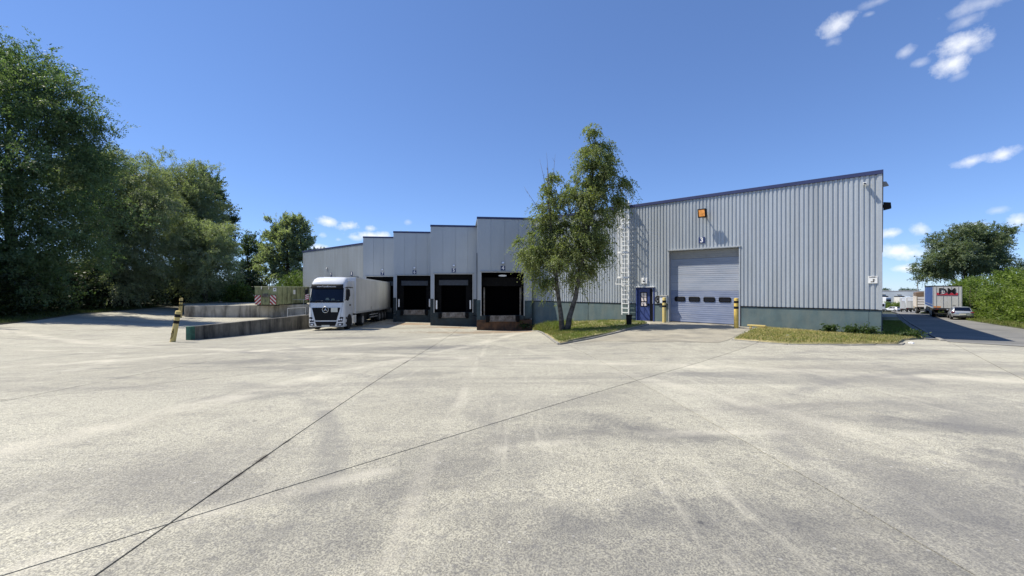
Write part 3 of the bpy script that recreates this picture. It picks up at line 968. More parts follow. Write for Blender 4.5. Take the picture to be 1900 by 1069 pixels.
def ribs(mb, x0, x1, z0, z1, y=0.0, pitch=.2, axis='x'):
    prof = [(0, 0), (.055, 0), (.078, -.042), (.176, -.042), (.2, 0)]
    pts = []
    k0 = math.floor(x0 / pitch)
    k1 = math.ceil(x1 / pitch)
    for k in range(k0, k1):
        for (a, b) in prof[:-1]:
            pts.append((k * pitch + a, b))
    pts.append((k1 * pitch, 0))
    out = []
    for i, (a, b) in enumerate(pts):
        if x0 - 1e-6 <= a <= x1 + 1e-6:
            out.append((a, b))
        elif i + 1 < len(pts) and a < x0 < pts[i + 1][0]:
            t = (x0 - a) / (pts[i + 1][0] - a)
            out.append((x0, b + t * (pts[i + 1][1] - b)))
        elif i > 0 and pts[i - 1][0] < x1 < a:
            t = (x1 - pts[i - 1][0]) / (a - pts[i - 1][0])
            out.append((x1, pts[i - 1][1] + t * (b - pts[i - 1][1])))
            break
    n = len(out)
    if axis == 'x':
        vs = [(a, y + b, z) for z in (z0, z1) for a, b in out]
    else:
        vs = [(y - b, a, z) for z in (z0, z1) for a, b in out]
    mb.add(vs, [(i, i + 1, n + i + 1, n + i) for i in range(n - 1)])


def build_warehouse():
    wh = thing("warehouse", "long grey ribbed metal warehouse with blue roof edge, teal plinth and stepped loading bays", "warehouse", W0, WROT)
    CLADZ0 = PL + .03
    TOP = ROOF - .18
    c = MB()
    ribs(c, -6.02, -.06, CLADZ0, TOP)
    ribs(c, -10.05, -6.02, 4.56, TOP)
    ribs(c, -11.1, -10.05, CLADZ0, TOP)
    ribs(c, -12.2, -11.1, 2.2, TOP)
    ribs(c, -40.6, -12.2, CLADZ0, TOP)
    c.build("ribbed_cladding", M['clad'], wh, fix=False)
    c = MB()
    ribs(c, -65.6, -40.6, CLADZ0, TOP)
    c.build("ribbed_cladding", M['clad'], wh, fix=False)
    c = MB()
    ribs(c, .1, 58, CLADZ0, TOP, y=.0, axis='y')
    c.build("ribbed_cladding", M['clad'], wh, fix=False)
    # lining wall behind, with the two door openings left out
    b = MB()
    b.box(-5.9, -.03, .03, .3, -.6, ROOF - .05).box(-10.17, -5.9, .03, .3, 4.6, ROOF - .05).box(-11.05, -10.17, .03, .3, -.6, ROOF - .05)
    b.box(-12.25, -11.05, .03, .3, 2.22, ROOF - .05).box(-65.6, -12.25, .03, .3, -1.6, ROOF - .05)
    b.box(-.3, -.03, .3, 58, -2.5, ROOF - .05).box(-65.6, -65.3, .3, 58, -2, ROOF - .05).box(-65.6, -.03, 58, 58.3, -3, ROOF - .05)
    b.build("wall", M['wallin'], wh)
    MB().box(-65.55, -.05, .05, 58.2, ROOF - .06, ROOF - .02).build("roof", M['roof'], wh)
    # corner flashing and blue verge trim
    MB().box(-.075, .06, -.062, .06, CLADZ0 - .02, TOP + .02).build("corner_flashing", M['clad'], wh)
    MB().box(-40.5, .10, -.10, .0, ROOF - .19, ROOF).box(0.0, .10, 0, 58, ROOF - .19, ROOF).build("roof_trim", M['blue'], wh, bevel=.01)
    MB().box(-65.65, -40.5, -.10, .0, ROOF - .19, ROOF).build("roof_trim", M['blue'], wh, bevel=.01)
    # drip flashing over the plinth
    d = MB()
    for x0, x1 in ((-5.95, .05), (-11.05, -10.1), (-65.6, -12.25)):
        d.box(x0, x1, -.06, .02, PL - .015, PL + .03)
    d.box(-.02, .06, .02, 58, PL - .015, PL + .03)
    d.build("drip_flashing", M['black'], wh)
    # precast plinth panels
    for x0, x1 in ((-5.93, -.42), (-.41, .03), (-11.05, -10.12), (-15.9, -12.26), (-21.2, -15.92), (-26.5, -21.22), (-45, -40), (-50, -45.02), (-55, -50.02), (-60, -55.02), (-65.6, -60.02)):
        MB().box(x0 + .006, x1 - .006, -.03, .16, -1.8, PL - .02).build("plinth_panel", M['plinth'], wh, bevel=.008, seg=1)
    for k in range(10):
        MB().box(-.25, .03, .17 + k * 5.8 + .01, .17 + (k + 1) * 5.8 - .01, -4, PL - .02).build("plinth_panel", M['plinth'], wh)

    # sectional overhead door in its recess
    fr = MB().box(-10.09, -10.03, -.055, .40, 0, 4.5).build("door_jamb", M['alu'], wh)
    MB().box(-6.04, -5.98, -.055, .40, 0, 4.5).build("door_jamb", M['alu'], wh)
    MB().box(-10.12, -5.95, -.10, -.045, 4.50, 4.56).box(-10.12, -5.95, -.045, .40, 4.47, 4.56).build("head_trim", M['alu'], fr)
    MB().box(-10.03, -6.04, .02, .5, -.25, .012).build("door_sill", M['wallconc'], fr)
    od = MB().box(-10.03, -6.04, .33, .36, 0, 4.5).build("sectional_door", M['dark'], wh)
    zs = np.linspace(.02, 4.46, 10)
    for i in range(9):
        z0, z1 = zs[i], zs[i + 1]
        p = MB()
        # each section has four shallow horizontal ribs
        prof = []
        n = 4
        for k in range(n):
            a, b_ = z0 + (z1 - z0) * k / n, z0 + (z1 - z0) * (k + 1) / n
            prof += [(.25 + (.016 if k == 0 else .007), a + .004), (.25, a + .02), (.25, b_ - .016), (.257, b_ - .004)]
        prof += [(.262, z1 - .003), (.32, z1 - .003), (.32, z0 + .003)]
        p.prism(prof, 'x', -10.02, -6.05)
        p.build("door_section", M['secdoorblue'] if i < 4 else (M['secdoor'] if i < 8 else M['lampgrey']), od)
    for k in range(4):
        x = -9.63 + k * .865 + .18
        fo = rrect(.66, .30, .08)
        fi = rrect(.54, .19, .05)
        mb = MB()
        n = len(fo)
        vs = [(x + a, .225, 1.46 + b_) for a, b_ in fo] + [(x + a, .225, 1.46 + b_) for a, b_ in fi] + [(x + a, .255, 1.46 + b_) for a, b_ in fo] + [(x + a, .245, 1.46 + b_) for a, b_ in fi]
        fs = []
        for i in range(n):
            j = (i + 1) % n
            fs += [(i, j, n + j, n + i), (i, 2 * n + i, 2 * n + j, j), (n + i, n + j, 3 * n + j, 3 * n + i)]
        mb.add(vs, fs).build("window_frame", M['rubber'], od)
        MB().prism([(x + a, 1.46 + b_) for a, b_ in fi], 'y', .238, .244).build("window_pane", M['glass'], od)
    MB().box(-10.02, -6.05, .225, .25, -.0, .05).build("bottom_seal", M['rubber'], od)

    # staff door
    pd = MB().box(-12.24, -12.16, -.06, .22, -.05, 2.2).box(-11.06, -10.98, -.06, .22, -.05, 2.2).box(-12.16, -11.06, -.04, .22, 2.12, 2.2).build("staff_door", M['bluedoor'], wh)
    MB().box(-12.30, -10.94, -.16, .02, 2.2, 2.245).build("door_canopy", M['galv'], pd)
    MB().box(-12.15, -11.32, .06, .11, .0, 2.1).build("door_leaf", M['bluedoor'], pd, bevel=.008)
    MB().box(-11.31, -11.07, .05, .10, .0, 2.1).build("side_panel", M['ink'], pd)
    g = MB()
    g.box(-11.96, -11.5, .045, .062, .92, .97).box(-11.96, -11.5, .045, .062, 1.83, 1.88).box(-11.96, -11.91, .045, .062, .97, 1.83).box(-11.55, -11.5, .045, .062, .97, 1.83)
    g.box(-11.745, -11.715, .045, .062, .97, 1.83).box(-11.91, -11.55, .044, .061, 1.24, 1.27).box(-11.91, -11.55, .044, .061, 1.54, 1.57)
    g.build("glazing_bars", M['black'], pd)
    for i in range(2):
        for j in range(3):
            MB().box(-11.90 + i * .185, -11.75 + i * .19, .052, .058, .98 + j * .3, 1.23 + j * .3).build("door_pane", M['paper'], pd)
    MB().box(-11.44, -11.37, .01, .06, .98, 1.14).tube((-11.40, .0, 1.06), (-11.52, .0, 1.06), .012).build("door_handle", M['black'], pd)
    MB().box(-12.2, -11.0, -.45, .1, -.3, -.01).build("door_step", M['wallconc'], pd)

    # stepped loading bays 4..7, each a box turned to face the yard
    fx = Vector((.993, .120, 0)).normalized()
    inv = Matrix.Rotation(-WROT, 4, 'Z')
    for j in range(4):
        Lw = Vector((-2.75, 32.9, 0)) + j * Vector((-4.47, 4.17, 0))
        ang = math.atan2(fx.y, fx.x) - WROT
        lo = inv @ (Lw - W0)
        bw = 4.37
        bay = MB()
        # side return walls, inner wall and lid
        bay.prism([(0, 0), (.1, 0), (.1 + (.30 if j == 0 else 0), 6.2), (.30 if j == 0 else 0, 6.2)], 'z', -1.7, ROOF - .03).box(bw - .1, bw, .0, 2.2, -1.7, ROOF - .03).box(.10, bw - .1, 1.3, 1.4, -1.7, ROOF - .03).box(0, bw, 0, 6.0, ROOF - .05, ROOF - .02)
        bo = bay.build("loading_bay", M['panel'], wh)
        bo.location = lo
        bo.rotation_euler = (0, 0, ang)
        so0, so1 = .30, 3.74
        hz = 3.38
        # flat panels with open joints
        nb = 4
        for k in range(nb):
            a, b_ = bw * k / nb, bw * (k + 1) / nb
            MB().box(a + .004, b_ - .004, -.05, .0, hz + .08, ROOF - .14).build("wall_panel", M['panel'], bo, bevel=.004, seg=1)
        MB().box(.004, so0 - .02, -.05, 0, PL + .1, hz + .075).build("wall_panel", M['panel'], bo)
        MB().box(so1 + .03, bw - .004, -.05, 0, PL + .05, hz + .075).build("wall_panel", M['panel'], bo)
        MB().box(-.02, bw + .02, -.09, .02, ROOF - .14, ROOF + .02).box(-.01, .04, .02, .3, ROOF - .14, ROOF + .02).build("roof_trim", M['blue'], bo)
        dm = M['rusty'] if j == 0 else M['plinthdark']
        MB().box(-.02, so0 - .02, -.04, .02, -.35, PL + .1).build("plinth_panel", M['plinthmid'] if j == 0 else M['plinthdark'], bo)  # bay plinths take darker copies of the teal, shade included in the colour
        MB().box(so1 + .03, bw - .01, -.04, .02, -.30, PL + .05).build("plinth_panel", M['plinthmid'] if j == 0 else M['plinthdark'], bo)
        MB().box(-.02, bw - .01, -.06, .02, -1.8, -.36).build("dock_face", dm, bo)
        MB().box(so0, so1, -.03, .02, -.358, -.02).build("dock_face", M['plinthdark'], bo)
        # shelter: aluminium front frame, deep black sides, head curtain, dark opening
        MB().box(so0 - .02, so0 + .035, -.09, -.05, -.05, hz).box(so1 - .035, so1 + .02, -.09, -.05, -.05, hz).box(so0 - .02, so1 + .02, -.092, -.05, hz, hz + .055).build("shelter_frame", M['alu'], bo)
        MB().box(so0 - .06, so1 + .06, -.16, -.02, hz + .058, hz + .078).build("shelter_canopy", M['lampgrey'], bo)
        MB().box(so0, so0 + .04, -.048, 1.28, -.05, hz).box(so1 - .04, so1, -.048, 1.28, -.05, hz).box(so0, so1, .0, 1.28, hz - .0, hz + .05).build("shelter_lining", M['rubber'], bo)
        MB().box(so0 + .04, so1 - .04, 1.2, 1.28, -.1, hz).build("dock_opening", M['dark'], bo)  # solid near-black sheet; the unlit interior's shade is its colour
        MB().box(so0, so1, .02, 1.28, -.35, -.03).build("dock_floor", M['rubber'], bo)
        if j != 0:
            MB().prism([(.30, 2.86), (.36, 2.88), (.38, 2.42), (.30, 2.40)], 'x', so0 + .42, so1 - .42).build("head_curtain", M['curtain'], bo)
            MB().box(so0 + .04, so1 - .04, .5, .56, 2.7, hz).build("head_curtain", M['rubber'], bo)
            for x0 in (so0 + .05, so1 - .62):
                MB().box(x0, x0 + .57, .55, .6, 0, 2.7).build("side_curtain", M['rubber'], bo)
            for x0 in (so0 + .16, so1 - .30):
                MB().box(x0, x0 + .13, -.04, .02, .28, 1.05).build("guide_strip", M['galv'], bo, bevel=.01)
        else:
            MB().prism([(.50, 3.0), (.55, 3.0), (.60, 2.3), (.54, 2.3)], 'x', so0 + .05, so1 - .05).build("head_curtain", M['rubber'], bo)
            for x0 in (so0 + .22, so1 - .34):
                MB().box(x0, x0 + .10, .10, .16, -.3, 2.2).build("guide_strip", M['steel'], bo)
            MB().prism([(2.02 + .33 * math.cos(t), 3.13 + .075 * math.sin(t)) for t in np.linspace(0, 2 * math.pi, 18)[:-1]], 'y', .0, .02).build("maker_plate", M['white'], bo)
            MB().box(-.035, .006, -.10, -.052, 1.2, 4.9).build("rubber_edge", M['rubber'], bo)
        cx = (so0 + so1) / 2
        MB().prism([(-.12, -.02), (-.06, -.02), (-.06, -.42), (-.14, -.44)], 'x', cx - 1.0, cx + 1.0).build("leveller_lip", M['steel'], bo)
        MB().box(cx - 1.15, cx + 1.15, -.13, -.05, -.50, -.455).build("lip_ledge", M['steel'], bo)
        for x0 in (cx - 1.33, cx + 1.08):
            MB().box(x0, x0 + .25, -.20, -.05, -.55, -.04).build("dock_bumper", M['rubber'], bo, bevel=.02)
    # flat shelters 8 and 9 in the main wall behind the lorry
    for x in (-50.6, -56.35):
        s = MB().box(x - 1.75, x - 1.1, -.5, -.05, -.1, 3.5).box(x + 1.1, x + 1.75, -.5, -.05, -.1, 3.5).box(x - 1.1, x + 1.1, -.5, -.05, 2.7, 3.5).box(x - 1.1, x + 1.1, -.048, -.046, -.1, 2.7).build("dock_shelter", M['rubber'], wh)
        MB().box(x - 1.8, x + 1.8, -.6, -.05, 3.5, 3.56).build("shelter_canopy", M['black'], s)
    return wh


build_warehouse()


def on_wall(px, out=0.0, z=0.0):
    return W(px, -out, z)


# number signs and lamps over the bays -----------------------------------------------------------
def number_sign(digit, loc, rz, size, where):
    t = thing("number_sign", f"navy square sign with white figure {digit} {where}", "sign", loc, rz, "bay number signs")
    MB().box(-size / 2, size / 2, -.012, .012, -size / 2, size / 2).build("sign_plate", M['sign'], t, bevel=.004, seg=1)
    text("figure", digit, size * 1.12, M['letter'], t, (0, -.0155, 0), bold=.010)
    return t


FX = Vector((.993, .120, 0)).normalized()
FN = Vector((FX.y, -FX.x, 0))
FANG = math.atan2(FX.y, FX.x)


def bay_pt(j, x, out, z):
    return Vector((-2.75, 32.9, 0)) + j * Vector((-4.47, 4.17, 0)) + FX * x + FN * out + Vector((0, 0, z))


def build_signs():
    number_sign("3", W(-8.05, -.065, 5.02), WROT, .36, "on ribbed wall above the big door")
    WH = ["above the rusty-footed bay beside the birch", "above the bay between two other open bays", "above the open bay next to the lorry", "above the bay holding the white lorry"]
    for j, dg in enumerate("4567"):
        number_sign(dg, bay_pt(j, 2.04, .065, 3.72), FANG, .36, WH[j])
        t = thing("bay_lamp", f"small pale wall lamp {WH[j]}", "lamp", bay_pt(j, 2.04, .05, 4.15), FANG, "wall lamps over the bays")
        MB().prism([(-.11, -.10), (-.04, .09), (0, .09), (0, -.10)], 'x', -.13, .13).build("lamp_body", M['lampgrey'], t, bevel=.01)
        MB().add([(-.10, -.121, -.075), (.10, -.121, -.075), (.10, -.065, .072), (-.10, -.065, .072)], [(0, 1, 2, 3)]).build("lamp_lens", M['lampglass'], t)
    number_sign("8", W(-50.6, -.065, 3.98), WROT, .5, "on ribbed wall just over the trailer roof")
    number_sign("9", W(-56.3, -.065, 4.0), WROT, .5, "on ribbed wall over the lorry cab")
    t = thing("bay_lamp", "small pale wall lamp above the number 9 sign", "lamp", W(-57.4, -.05, 4.9), WROT, "wall lamps over the bays")
    MB().prism([(-.13, -.12), (-.05, .11), (0, .11), (0, -.12)], 'x', -.15, .15).build("lamp_body", M['lampgrey'], t, bevel=.01)
    MB().box(-.12, .12, -.14, -.12, -.1, .06).build("lamp_lens", M['lampglass'], t)
    # floodlight over door 3, lit amber
    t = thing("floodlight", "square floodlight with glowing amber glass over the big blue door", "lamp", W(-7.86, -.60, 6.55), WROT)
    MB().prism([(-.02, -.27), (-.13, .24), (.10, .22), (.16, -.20)], 'x', -.235, .235).build("lamp_housing", M['black'], t, bevel=.015)
    MB().add([(-.165, -.047, -.20), (.165, -.047, -.20), (.165, -.140, .17), (-.165, -.140, .17)], [(0, 1, 2, 3)]).build("lamp_glass", M['amber'], t)
    MB().tube((0, .1, -.05), (0, .57, -.1), .03).tube((-.28, .02, 0), (.28, .02, 0), .015).box(-.1, .1, .555, .575, -.2, .02).build("lamp_arm", M['steel'], t)
    # LADEN sign
    t = thing("direction_sign", "white sign reading LADEN with a bent black arrow at the right end of the wall", "sign", W(-.28, -.07, 2.55), WROT)
    MB().box(-.17, .17, -.012, .012, -.175, .175).build("sign_plate", M['white'], t)
    text("sign_word", "LADEN", .085, M['ink'], t, (0, -.015, .115), bold=.002, squeeze=.95)
    MB().box(-.075, .02, -.016, -.0125, -.125, -.085).box(.02, .055, -.016, -.0125, -.125, -.03).prism([(-.02, -.03), (.095, -.03), (.0375, .04)], 'y', -.016, -.0125).build("arrow", M['ink'], t)
    # CCTV
    t = thing("security_camera", "small white security camera high on the right end of the ribbed wall", "camera", W(-.56, -.05, 7.12), WROT)
    MB().tube((0, 0, -.08), (0, -.14, -.06), .014).tube((0, -.14, -.06), (0, -.15, .0), .014).build("camera_bracket", M['white'], t)
    MB().prism([(-.34, -.06), (-.36, .05), (-.04, .09), (-.02, -.02)], 'x', -.07, .07).build("camera_housing", M['white'], t, bevel=.012)
    MB().tube((0, -.355, 0), (0, -.345, .0), .045, n=10).build("camera_lens", M['glass'], t)
    # things sticking out on the shaded side wall
    t = thing("side_floodlight", "dark floodlight sticking out from the side wall near the right corner", "lamp", W(.05, 1.0, 6.15), WROT)
    MB().prism([(.05, -.18), (.34, -.12), (.32, .13), (.05, .18)], 'y', -.2, .2).build("lamp_housing", M['black'], t, bevel=.01)
    MB().box(-.02, .05, -.08, .08, -.08, .08).build("lamp_arm", M['steel'], t)
    t = thing("side_wall_lamp", "small dark wall lamp under the eaves of the side wall", "lamp", W(.05, 1.2, 7.25), WROT)
    MB().prism([(.03, -.10), (.25, -.08), (.16, .12), (.03, .14)], 'y', -.1, .1).build("lamp_housing", M['lampgrey'], t, bevel=.01)
    MB().box(-.02, .03, -.06, .06, -.08, .12).build("lamp_plate", M['steel'], t)
    # notice and boxes by the staff door
    t = thing("wall_notice", "white square fitting with a dark slot above the blue staff door", "notice", W(-11.62, -.05, 2.62), WROT)
    MB().box(-.20, .20, -.10, .0, -.19, .19).build("cover", M['white'], t, bevel=.02)
    MB().box(-.10, .06, -.108, -.099, -.06, .01).build("slot", M['black'], t)
    MB().tube((.02, -.04, -.19), (.02, -.04, -.37), .012).build("conduit", M['lampgrey'], t)
    t = thing("hose_reel", "dark coiled hose on the wall right of the blue staff door", "hose reel", W(-10.72, -.06, 1.42), WROT)
    MB().path([(.17 * math.cos(a), -.06, .2 * math.sin(a)) for a in np.linspace(0, 2 * math.pi, 17)], .03, n=6).build("hose", M['rubber'], t)
    MB().box(-.12, .12, -.03, .0, -.2, .25).build("back_plate", M['lampgrey'], t)
    MB().tube((0, -.03, .0), (0, -.10, .0), .05).path([(.02, -.07, .1), (.03, -.07, -.22)], .018, n=6).build("hub", M['black'], t)
    t = thing("meter_box", "pale grey meter box on the wall beside the left yellow bollard", "meter box", W(-10.34, -.05, 1.42), WROT)
    MB().box(-.22, .22, -.16, .0, -.22, .2).build("box_body", M['galv'], t, bevel=.012)
    MB().prism([(-.2, .2), (-.2, .24), (.0, .27), (0, .2)], 'x', -.24, .24).build("box_lid", M['lampgrey'], t)


build_signs()


def build_ladder():
    t = thing("roof_ladder", "tall galvanised caged ladder fixed to the ribbed wall left of the staff door", "ladder", W(-12.88, -.06, 0), WROT)
    yo = -.24
    top = 9.1
    for s in (-1, 1):
        MB().box(s * .24 - .04, s * .24 + .04, yo - .015, yo + .015, .35, 8.0).build("rail", M['galv'], t)
        MB().path([(s * .24, yo, 8.0), (s * .24, yo, top), (s * .24, yo + .45, top), (s * .24, yo + .75, 8.2)], .013, n=6).build("handrail", M['alu'], t)
    z = .5
    while z < 7.8:
        MB().box(-.22, .22, yo - .03, yo + .03, z - .03, z + .03).build("rung", M['galv'], t)
        z += .30
    for z in (2.85, 4.5, 6.15, 7.15, 7.75):
        pts = [(.36 * math.cos(a) if abs(math.cos(a)) < .999 else .36 * math.copysign(1, math.cos(a)), yo - .30 - .38 * math.sin(a), z) for a in np.linspace(0, math.pi, 13)]
        pts = [(.27, yo, z)] + pts + [(-.27, yo, z)]
        mb = MB()
        for a, b in zip(pts, pts[1:]):
            a, b = Vector(a), Vector(b)
            mb.add([a - Vector((0, 0, .06)), b - Vector((0, 0, .06)), b + Vector((0, 0, .06)), a + Vector((0, 0, .06))], [(0, 1, 2, 3)])
        h = mb.build("cage_hoop", M['galv'], t)
        md = h.modifiers.new("thick", 'SOLIDIFY')
        md.thickness = .008
    for a in (0.0, .25, .5, .75, 1.0):
        an = a * math.pi
        x, y = .352 * math.cos(an), yo - .30 - .372 * math.sin(an)
        MB().box(x - .018, x + .018, y - .006, y + .006, 2.8, 7.78).build("cage_strip", M['galv'], t)
    for z in (1.4, 3.2, 5.0, 6.8):
        for s in (-1, 1):
            MB().box(s * .24 - .02, s * .24 + .02, yo + .015, .02, z - .02, z + .02).build("wall_bracket", M['galv'], t)
    MB().box(-.36, .36, yo - .72, yo - .68, 2.38, 2.44).box(-.36, -.32, yo - .68, yo, 2.38, 2.42).box(.32, .36, yo - .68, yo, 2.38, 2.42).tube((-.36, yo - .7, 2.42), (-.2, yo - .7, 2.85), .02).build("guard_gate", M['galv'], t)
    MB().box(-.36, .36, yo - .3, yo + .3, 7.78, 7.81).build("top_platform", M['galv'], t)


build_ladder()


# ------------------------------------------------------------------ yard walls, bollards, railings, container
def wall_thing(name, label, pts, ztop, thick, m, cuts=6.0):
    t = thing(name, label, "wall")
    for a, b in zip(pts, pts[1:]):
        a, b = Vector(a), Vector(b)
        d = (b - a).normalized()
        nr = Vector((-d.y, d.x)) * thick / 2
        k = max(1, round((b - a).length / cuts))
        for i in range(k):
            p, q = a.lerp(b, i / k), a.lerp(b, (i + 1) / k)
            if i > 0:
                p = p + d * .008
            z0 = min(gz(*p), gz(*q)) - .3
            vs = []
            for pt in (p, q):
                for s_, z in ((-1, z0), (1, z0), (1, ztop), (-1, ztop)):
                    vs.append((pt.x + nr.x * s_, pt.y + nr.y * s_, z))
            MB().add(vs, [(0, 1, 2, 3), (7, 6, 5, 4), (0, 4, 5, 1), (1, 5, 6, 2), (2, 6, 7, 3), (3, 7, 4, 0)]).build("wall_section", m, t, bevel=.02, seg=1)
    return t


def bands(mb_list, x, y, r, zlist):
    pass


def bollard(label, base, h, r, lean, m, bandz, group, scrawl=False, square=False):
    t = thing("bollard", label, "bollard", base, 0, group, rx=lean[1], ry=lean[0])
    n = 16
    prof = [(r, -.2), (r, h - .03), (r * .92, h - .005), (r * .5, h + .012), (0.001, h + .015)]
    secs = [[(rr * math.cos(2 * math.pi * k / n), rr * math.sin(2 * math.pi * k / n), z) for k in range(n)] for rr, z in prof]
    MB().loft(secs).build("post", m, t, auto=40)
    for z0, z1 in bandz:
        MB().loft([[((r + .004) * math.cos(2 * math.pi * k / n), (r + .004) * math.sin(2 * math.pi * k / n), z) for k in range(n)] for z in (z0, z1)], caps=False).build("black_band", M['black'], t, auto=40)
    if scrawl:
        mb = MB()
        for (pts) in [[(-.6, .15), (-.2, .3), (-.5, .5), (.1, .45)], [(-.4, .35), (.2, .62), (-.1, .72), (.25, .5)], [(.0, .2), (.35, .38), (.3, .58)], [(-.5, .62), (-.1, .55), (.15, .7)]]:
            cur = []
            for a, z in pts:
                an = -math.pi / 2 + a
                cur.append(((r + .006) * math.cos(an), (r + .006) * math.sin(an), z))
            mb.path(cur, .011, n=4)
        mb.build("scrawl", M['black'], t)
    return t


def railing(label, p, q, zb, h, posts, bars=(1.0,), r=.025):
    t = thing("handrail", label, "railing", (0, 0, 0))
    p, q = Vector(p), Vector(q)
    for i in range(posts):
        a = p.lerp(q, i / (posts - 1))
        MB().tube((a.x, a.y, zb), (a.x, a.y, zb + h), r).build("post", M['alu'], t)
    for b in bars:
        MB().tube((p.x, p.y, zb + h * b), (q.x, q.y, zb + h * b), r).build("rail", M['alu'], t)
    return t


def build_yard_things():
    t = wall_thing("dividing_wall", "low dark stained concrete wall with a green painted end beside the lorry", [(-18.0, 23.25), (-16.35, 33.4), (-16.35, 46.2)], .0, .32, M['wallconcdark'])
    a, d = Vector((-18.0, 23.25)), (Vector((-16.35, 33.4)) - Vector((-18.0, 23.25))).normalized()
    nr = Vector((-d.y, d.x))
    vs = []
    for s in (-.006, .28):
        for k, z in ((-1, gz(*a) - .2), (1, gz(*a) - .2), (1, .006), (-1, .006)):
            q = a + d * s + nr * (k * .166)
            vs.append((q.x, q.y, z))
    MB().add(vs, [(0, 1, 2, 3), (7, 6, 5, 4), (0, 4, 5, 1), (1, 5, 6, 2), (2, 6, 7, 3), (3, 7, 4, 0)]).build("painted_end", M['greenpaint'], t, bevel=.02, seg=1)
    wall_thing("retaining_wall", "pale streaked concrete retaining wall below the green container", [(-35.2, 45.0), (-24.3, 49.6), (-20.3, 51.8)], .21, .3, M['wallconc'], 3.6)
    # raised pad behind it
    pad = [(-35.1, 45.25), (-24.4, 49.85), (-20.4, 52.0), (-24.5, 57.0), (-31.0, 63.0), (-44, 75), (-43, 54)]
    MB().prism(pad, 'z', -1.6, .17).build("raised_pad", M['concrete'])
    tag(bpy.data.objects["raised_pad"], kind='structure')
    railing("galvanised handrail on the retaining wall in front of the green container", (-27.9, 47.95), (-23.0, 50.2), .2, .58, 4, (1.0,), .022)
    railing("galvanised handrail on the dark dividing wall next to the lorry", (-16.75, 31.2), (-16.4, 33.2), .0, .62, 2, (1.0, .06), .02)
    bollard("leaning yellow bollard with black bands and black scrawl in front of the dividing wall", (-17.85, 22.0, gz(-17.85, 22.0)), 1.66, .125, (R(10.5), 0), M['oldyellow'], [(1.34, 1.50), (1.0, 1.16)], "leaning yellow bollards by the ramp walls", True)
    bollard("tilted yellow bollard at the end of the pale retaining wall", (-34.6, 43.6, gz(-34.6, 43.6)), 2.05, .15, (R(3.5), 0), M['oldyellow'], [(1.62, 1.76), (1.26, 1.40)], "leaning yellow bollards by the ramp walls")
    bollard("upright yellow bollard with two black bands left of the big door", (9.45, 25.95, gz(9.45, 25.95)), 1.55, .115, (0, 0), M['oldyellow'], [(1.24, 1.38), (.96, 1.08)], "door bollards")
    bollard("bright yellow bollard with two black bands right of the big door", (12.12, 22.6, gz(12.12, 22.6)), 1.62, .115, (0, 0), M['yellow'], [(1.36, 1.48), (1.05, 1.18)], "door bollards")
    # green roll-off container
    ax = math.atan2(5.9, .6) - math.pi / 2
    t = thing("skip_container", "olive green open-top waste container with red and white chevron boards on the raised pad", "container", (-27.25, 45.75 + .55, .17), ax)
    Wc, Lc, Hc = 1.27, 6.1, 2.16
    b = MB()
    b.box(-Wc, Wc, 0, .06, .14, Hc).box(-Wc, -Wc + .05, .06, Lc, .14, Hc).box(Wc - .05, Wc, .06, Lc, .14, Hc).box(-Wc, Wc, Lc - .06, Lc, .14, Hc).box(-Wc, Wc, .06, Lc, .14, .2)
    b.build("body", M['container'], t)
    MB().box(-Wc - .05, Wc + .05, -.06, .06, Hc - .10, Hc).box(-Wc - .05, -Wc + .06, .06, Lc, Hc - .1, Hc).box(Wc - .06, Wc + .05, .06, Lc, Hc - .1, Hc).build("top_rail", M['contlight'], t, bevel=.01)
    for y in np.linspace(.12, Lc - .1, 8):
        MB().box(Wc, Wc + .13, y - .04, y + .04, .14, Hc - .1).build("side_rib", M['container'], t)
        MB().box(-Wc - .09, -Wc, y - .05, y + .05, .14, Hc - .1).build("side_rib", M['container'], t)
    for x in (-.47, .40):
        MB().box(x - .05, x + .05, -.07, 0, .14, Hc - .1).build("end_rib", M['container'], t)
        MB().prism([(-.12, Hc - .32), (-.07, Hc - .32), (-.02, Hc + .01), (-.08, Hc + .01)], 'x', x - .03, x + .05).build("hook_lug", M['whitestripe'], t)
    MB().box(-.42, .35, -.04, 0, .95, 1.35).box(-.3, .6, -.09, -.04, 1.1, 1.14).tube((-.05, -.1, .3), (-.02, -.1, .7), .03).build("end_latch", M['steel'], t)
    MB().box(-Wc, Wc, .3, .5, 0, .14).box(-Wc, Wc, Lc - .6, Lc - .4, 0, .14).build("runner", M['chassis'], t)
    for x0, sg in ((-1.25, 1), (.55, -1)):
        w_, h_, z0 = .70, 1.0, .17
        bd = MB().box(x0, x0 + w_, -.085, -.07, z0, z0 + h_).build("chevron_board", M['redstripe'], t)
        for k in range(-2, 6):
            # diagonal white stripes clipped to the board
            c0 = z0 + k * .42
            poly = [(x0, c0), (x0 + w_, c0 + sg * w_ * .9), (x0 + w_, c0 + sg * w_ * .9 + .2), (x0, c0 + .2)]
            bmx = bmesh.new()
            f = bmx.faces.new([bmx.verts.new((x, -.088, z)) for x, z in poly])
            for co, no in (((0, 0, z0), (0, 0, -1)), ((0, 0, z0 + h_), (0, 0, 1))):
                bmesh.ops.bisect_plane(bmx, geom=bmx.verts[:] + bmx.edges[:] + bmx.faces[:], plane_co=co, plane_no=no, clear_outer=True)
            if bmx.faces:
                me = bpy.data.meshes.new("white_stripe")
                bmx.to_mesh(me)
                me.materials.append(M['whitestripe'])
                o = bpy.data.objects.new("white_stripe", me)
                COL.objects.link(o)
                o.parent = bd
            bmx.free()
    MB().box(.86, 1.24, -.02, -.004, Hc - .55, Hc - .16).build("label_plate", M['white'], t)
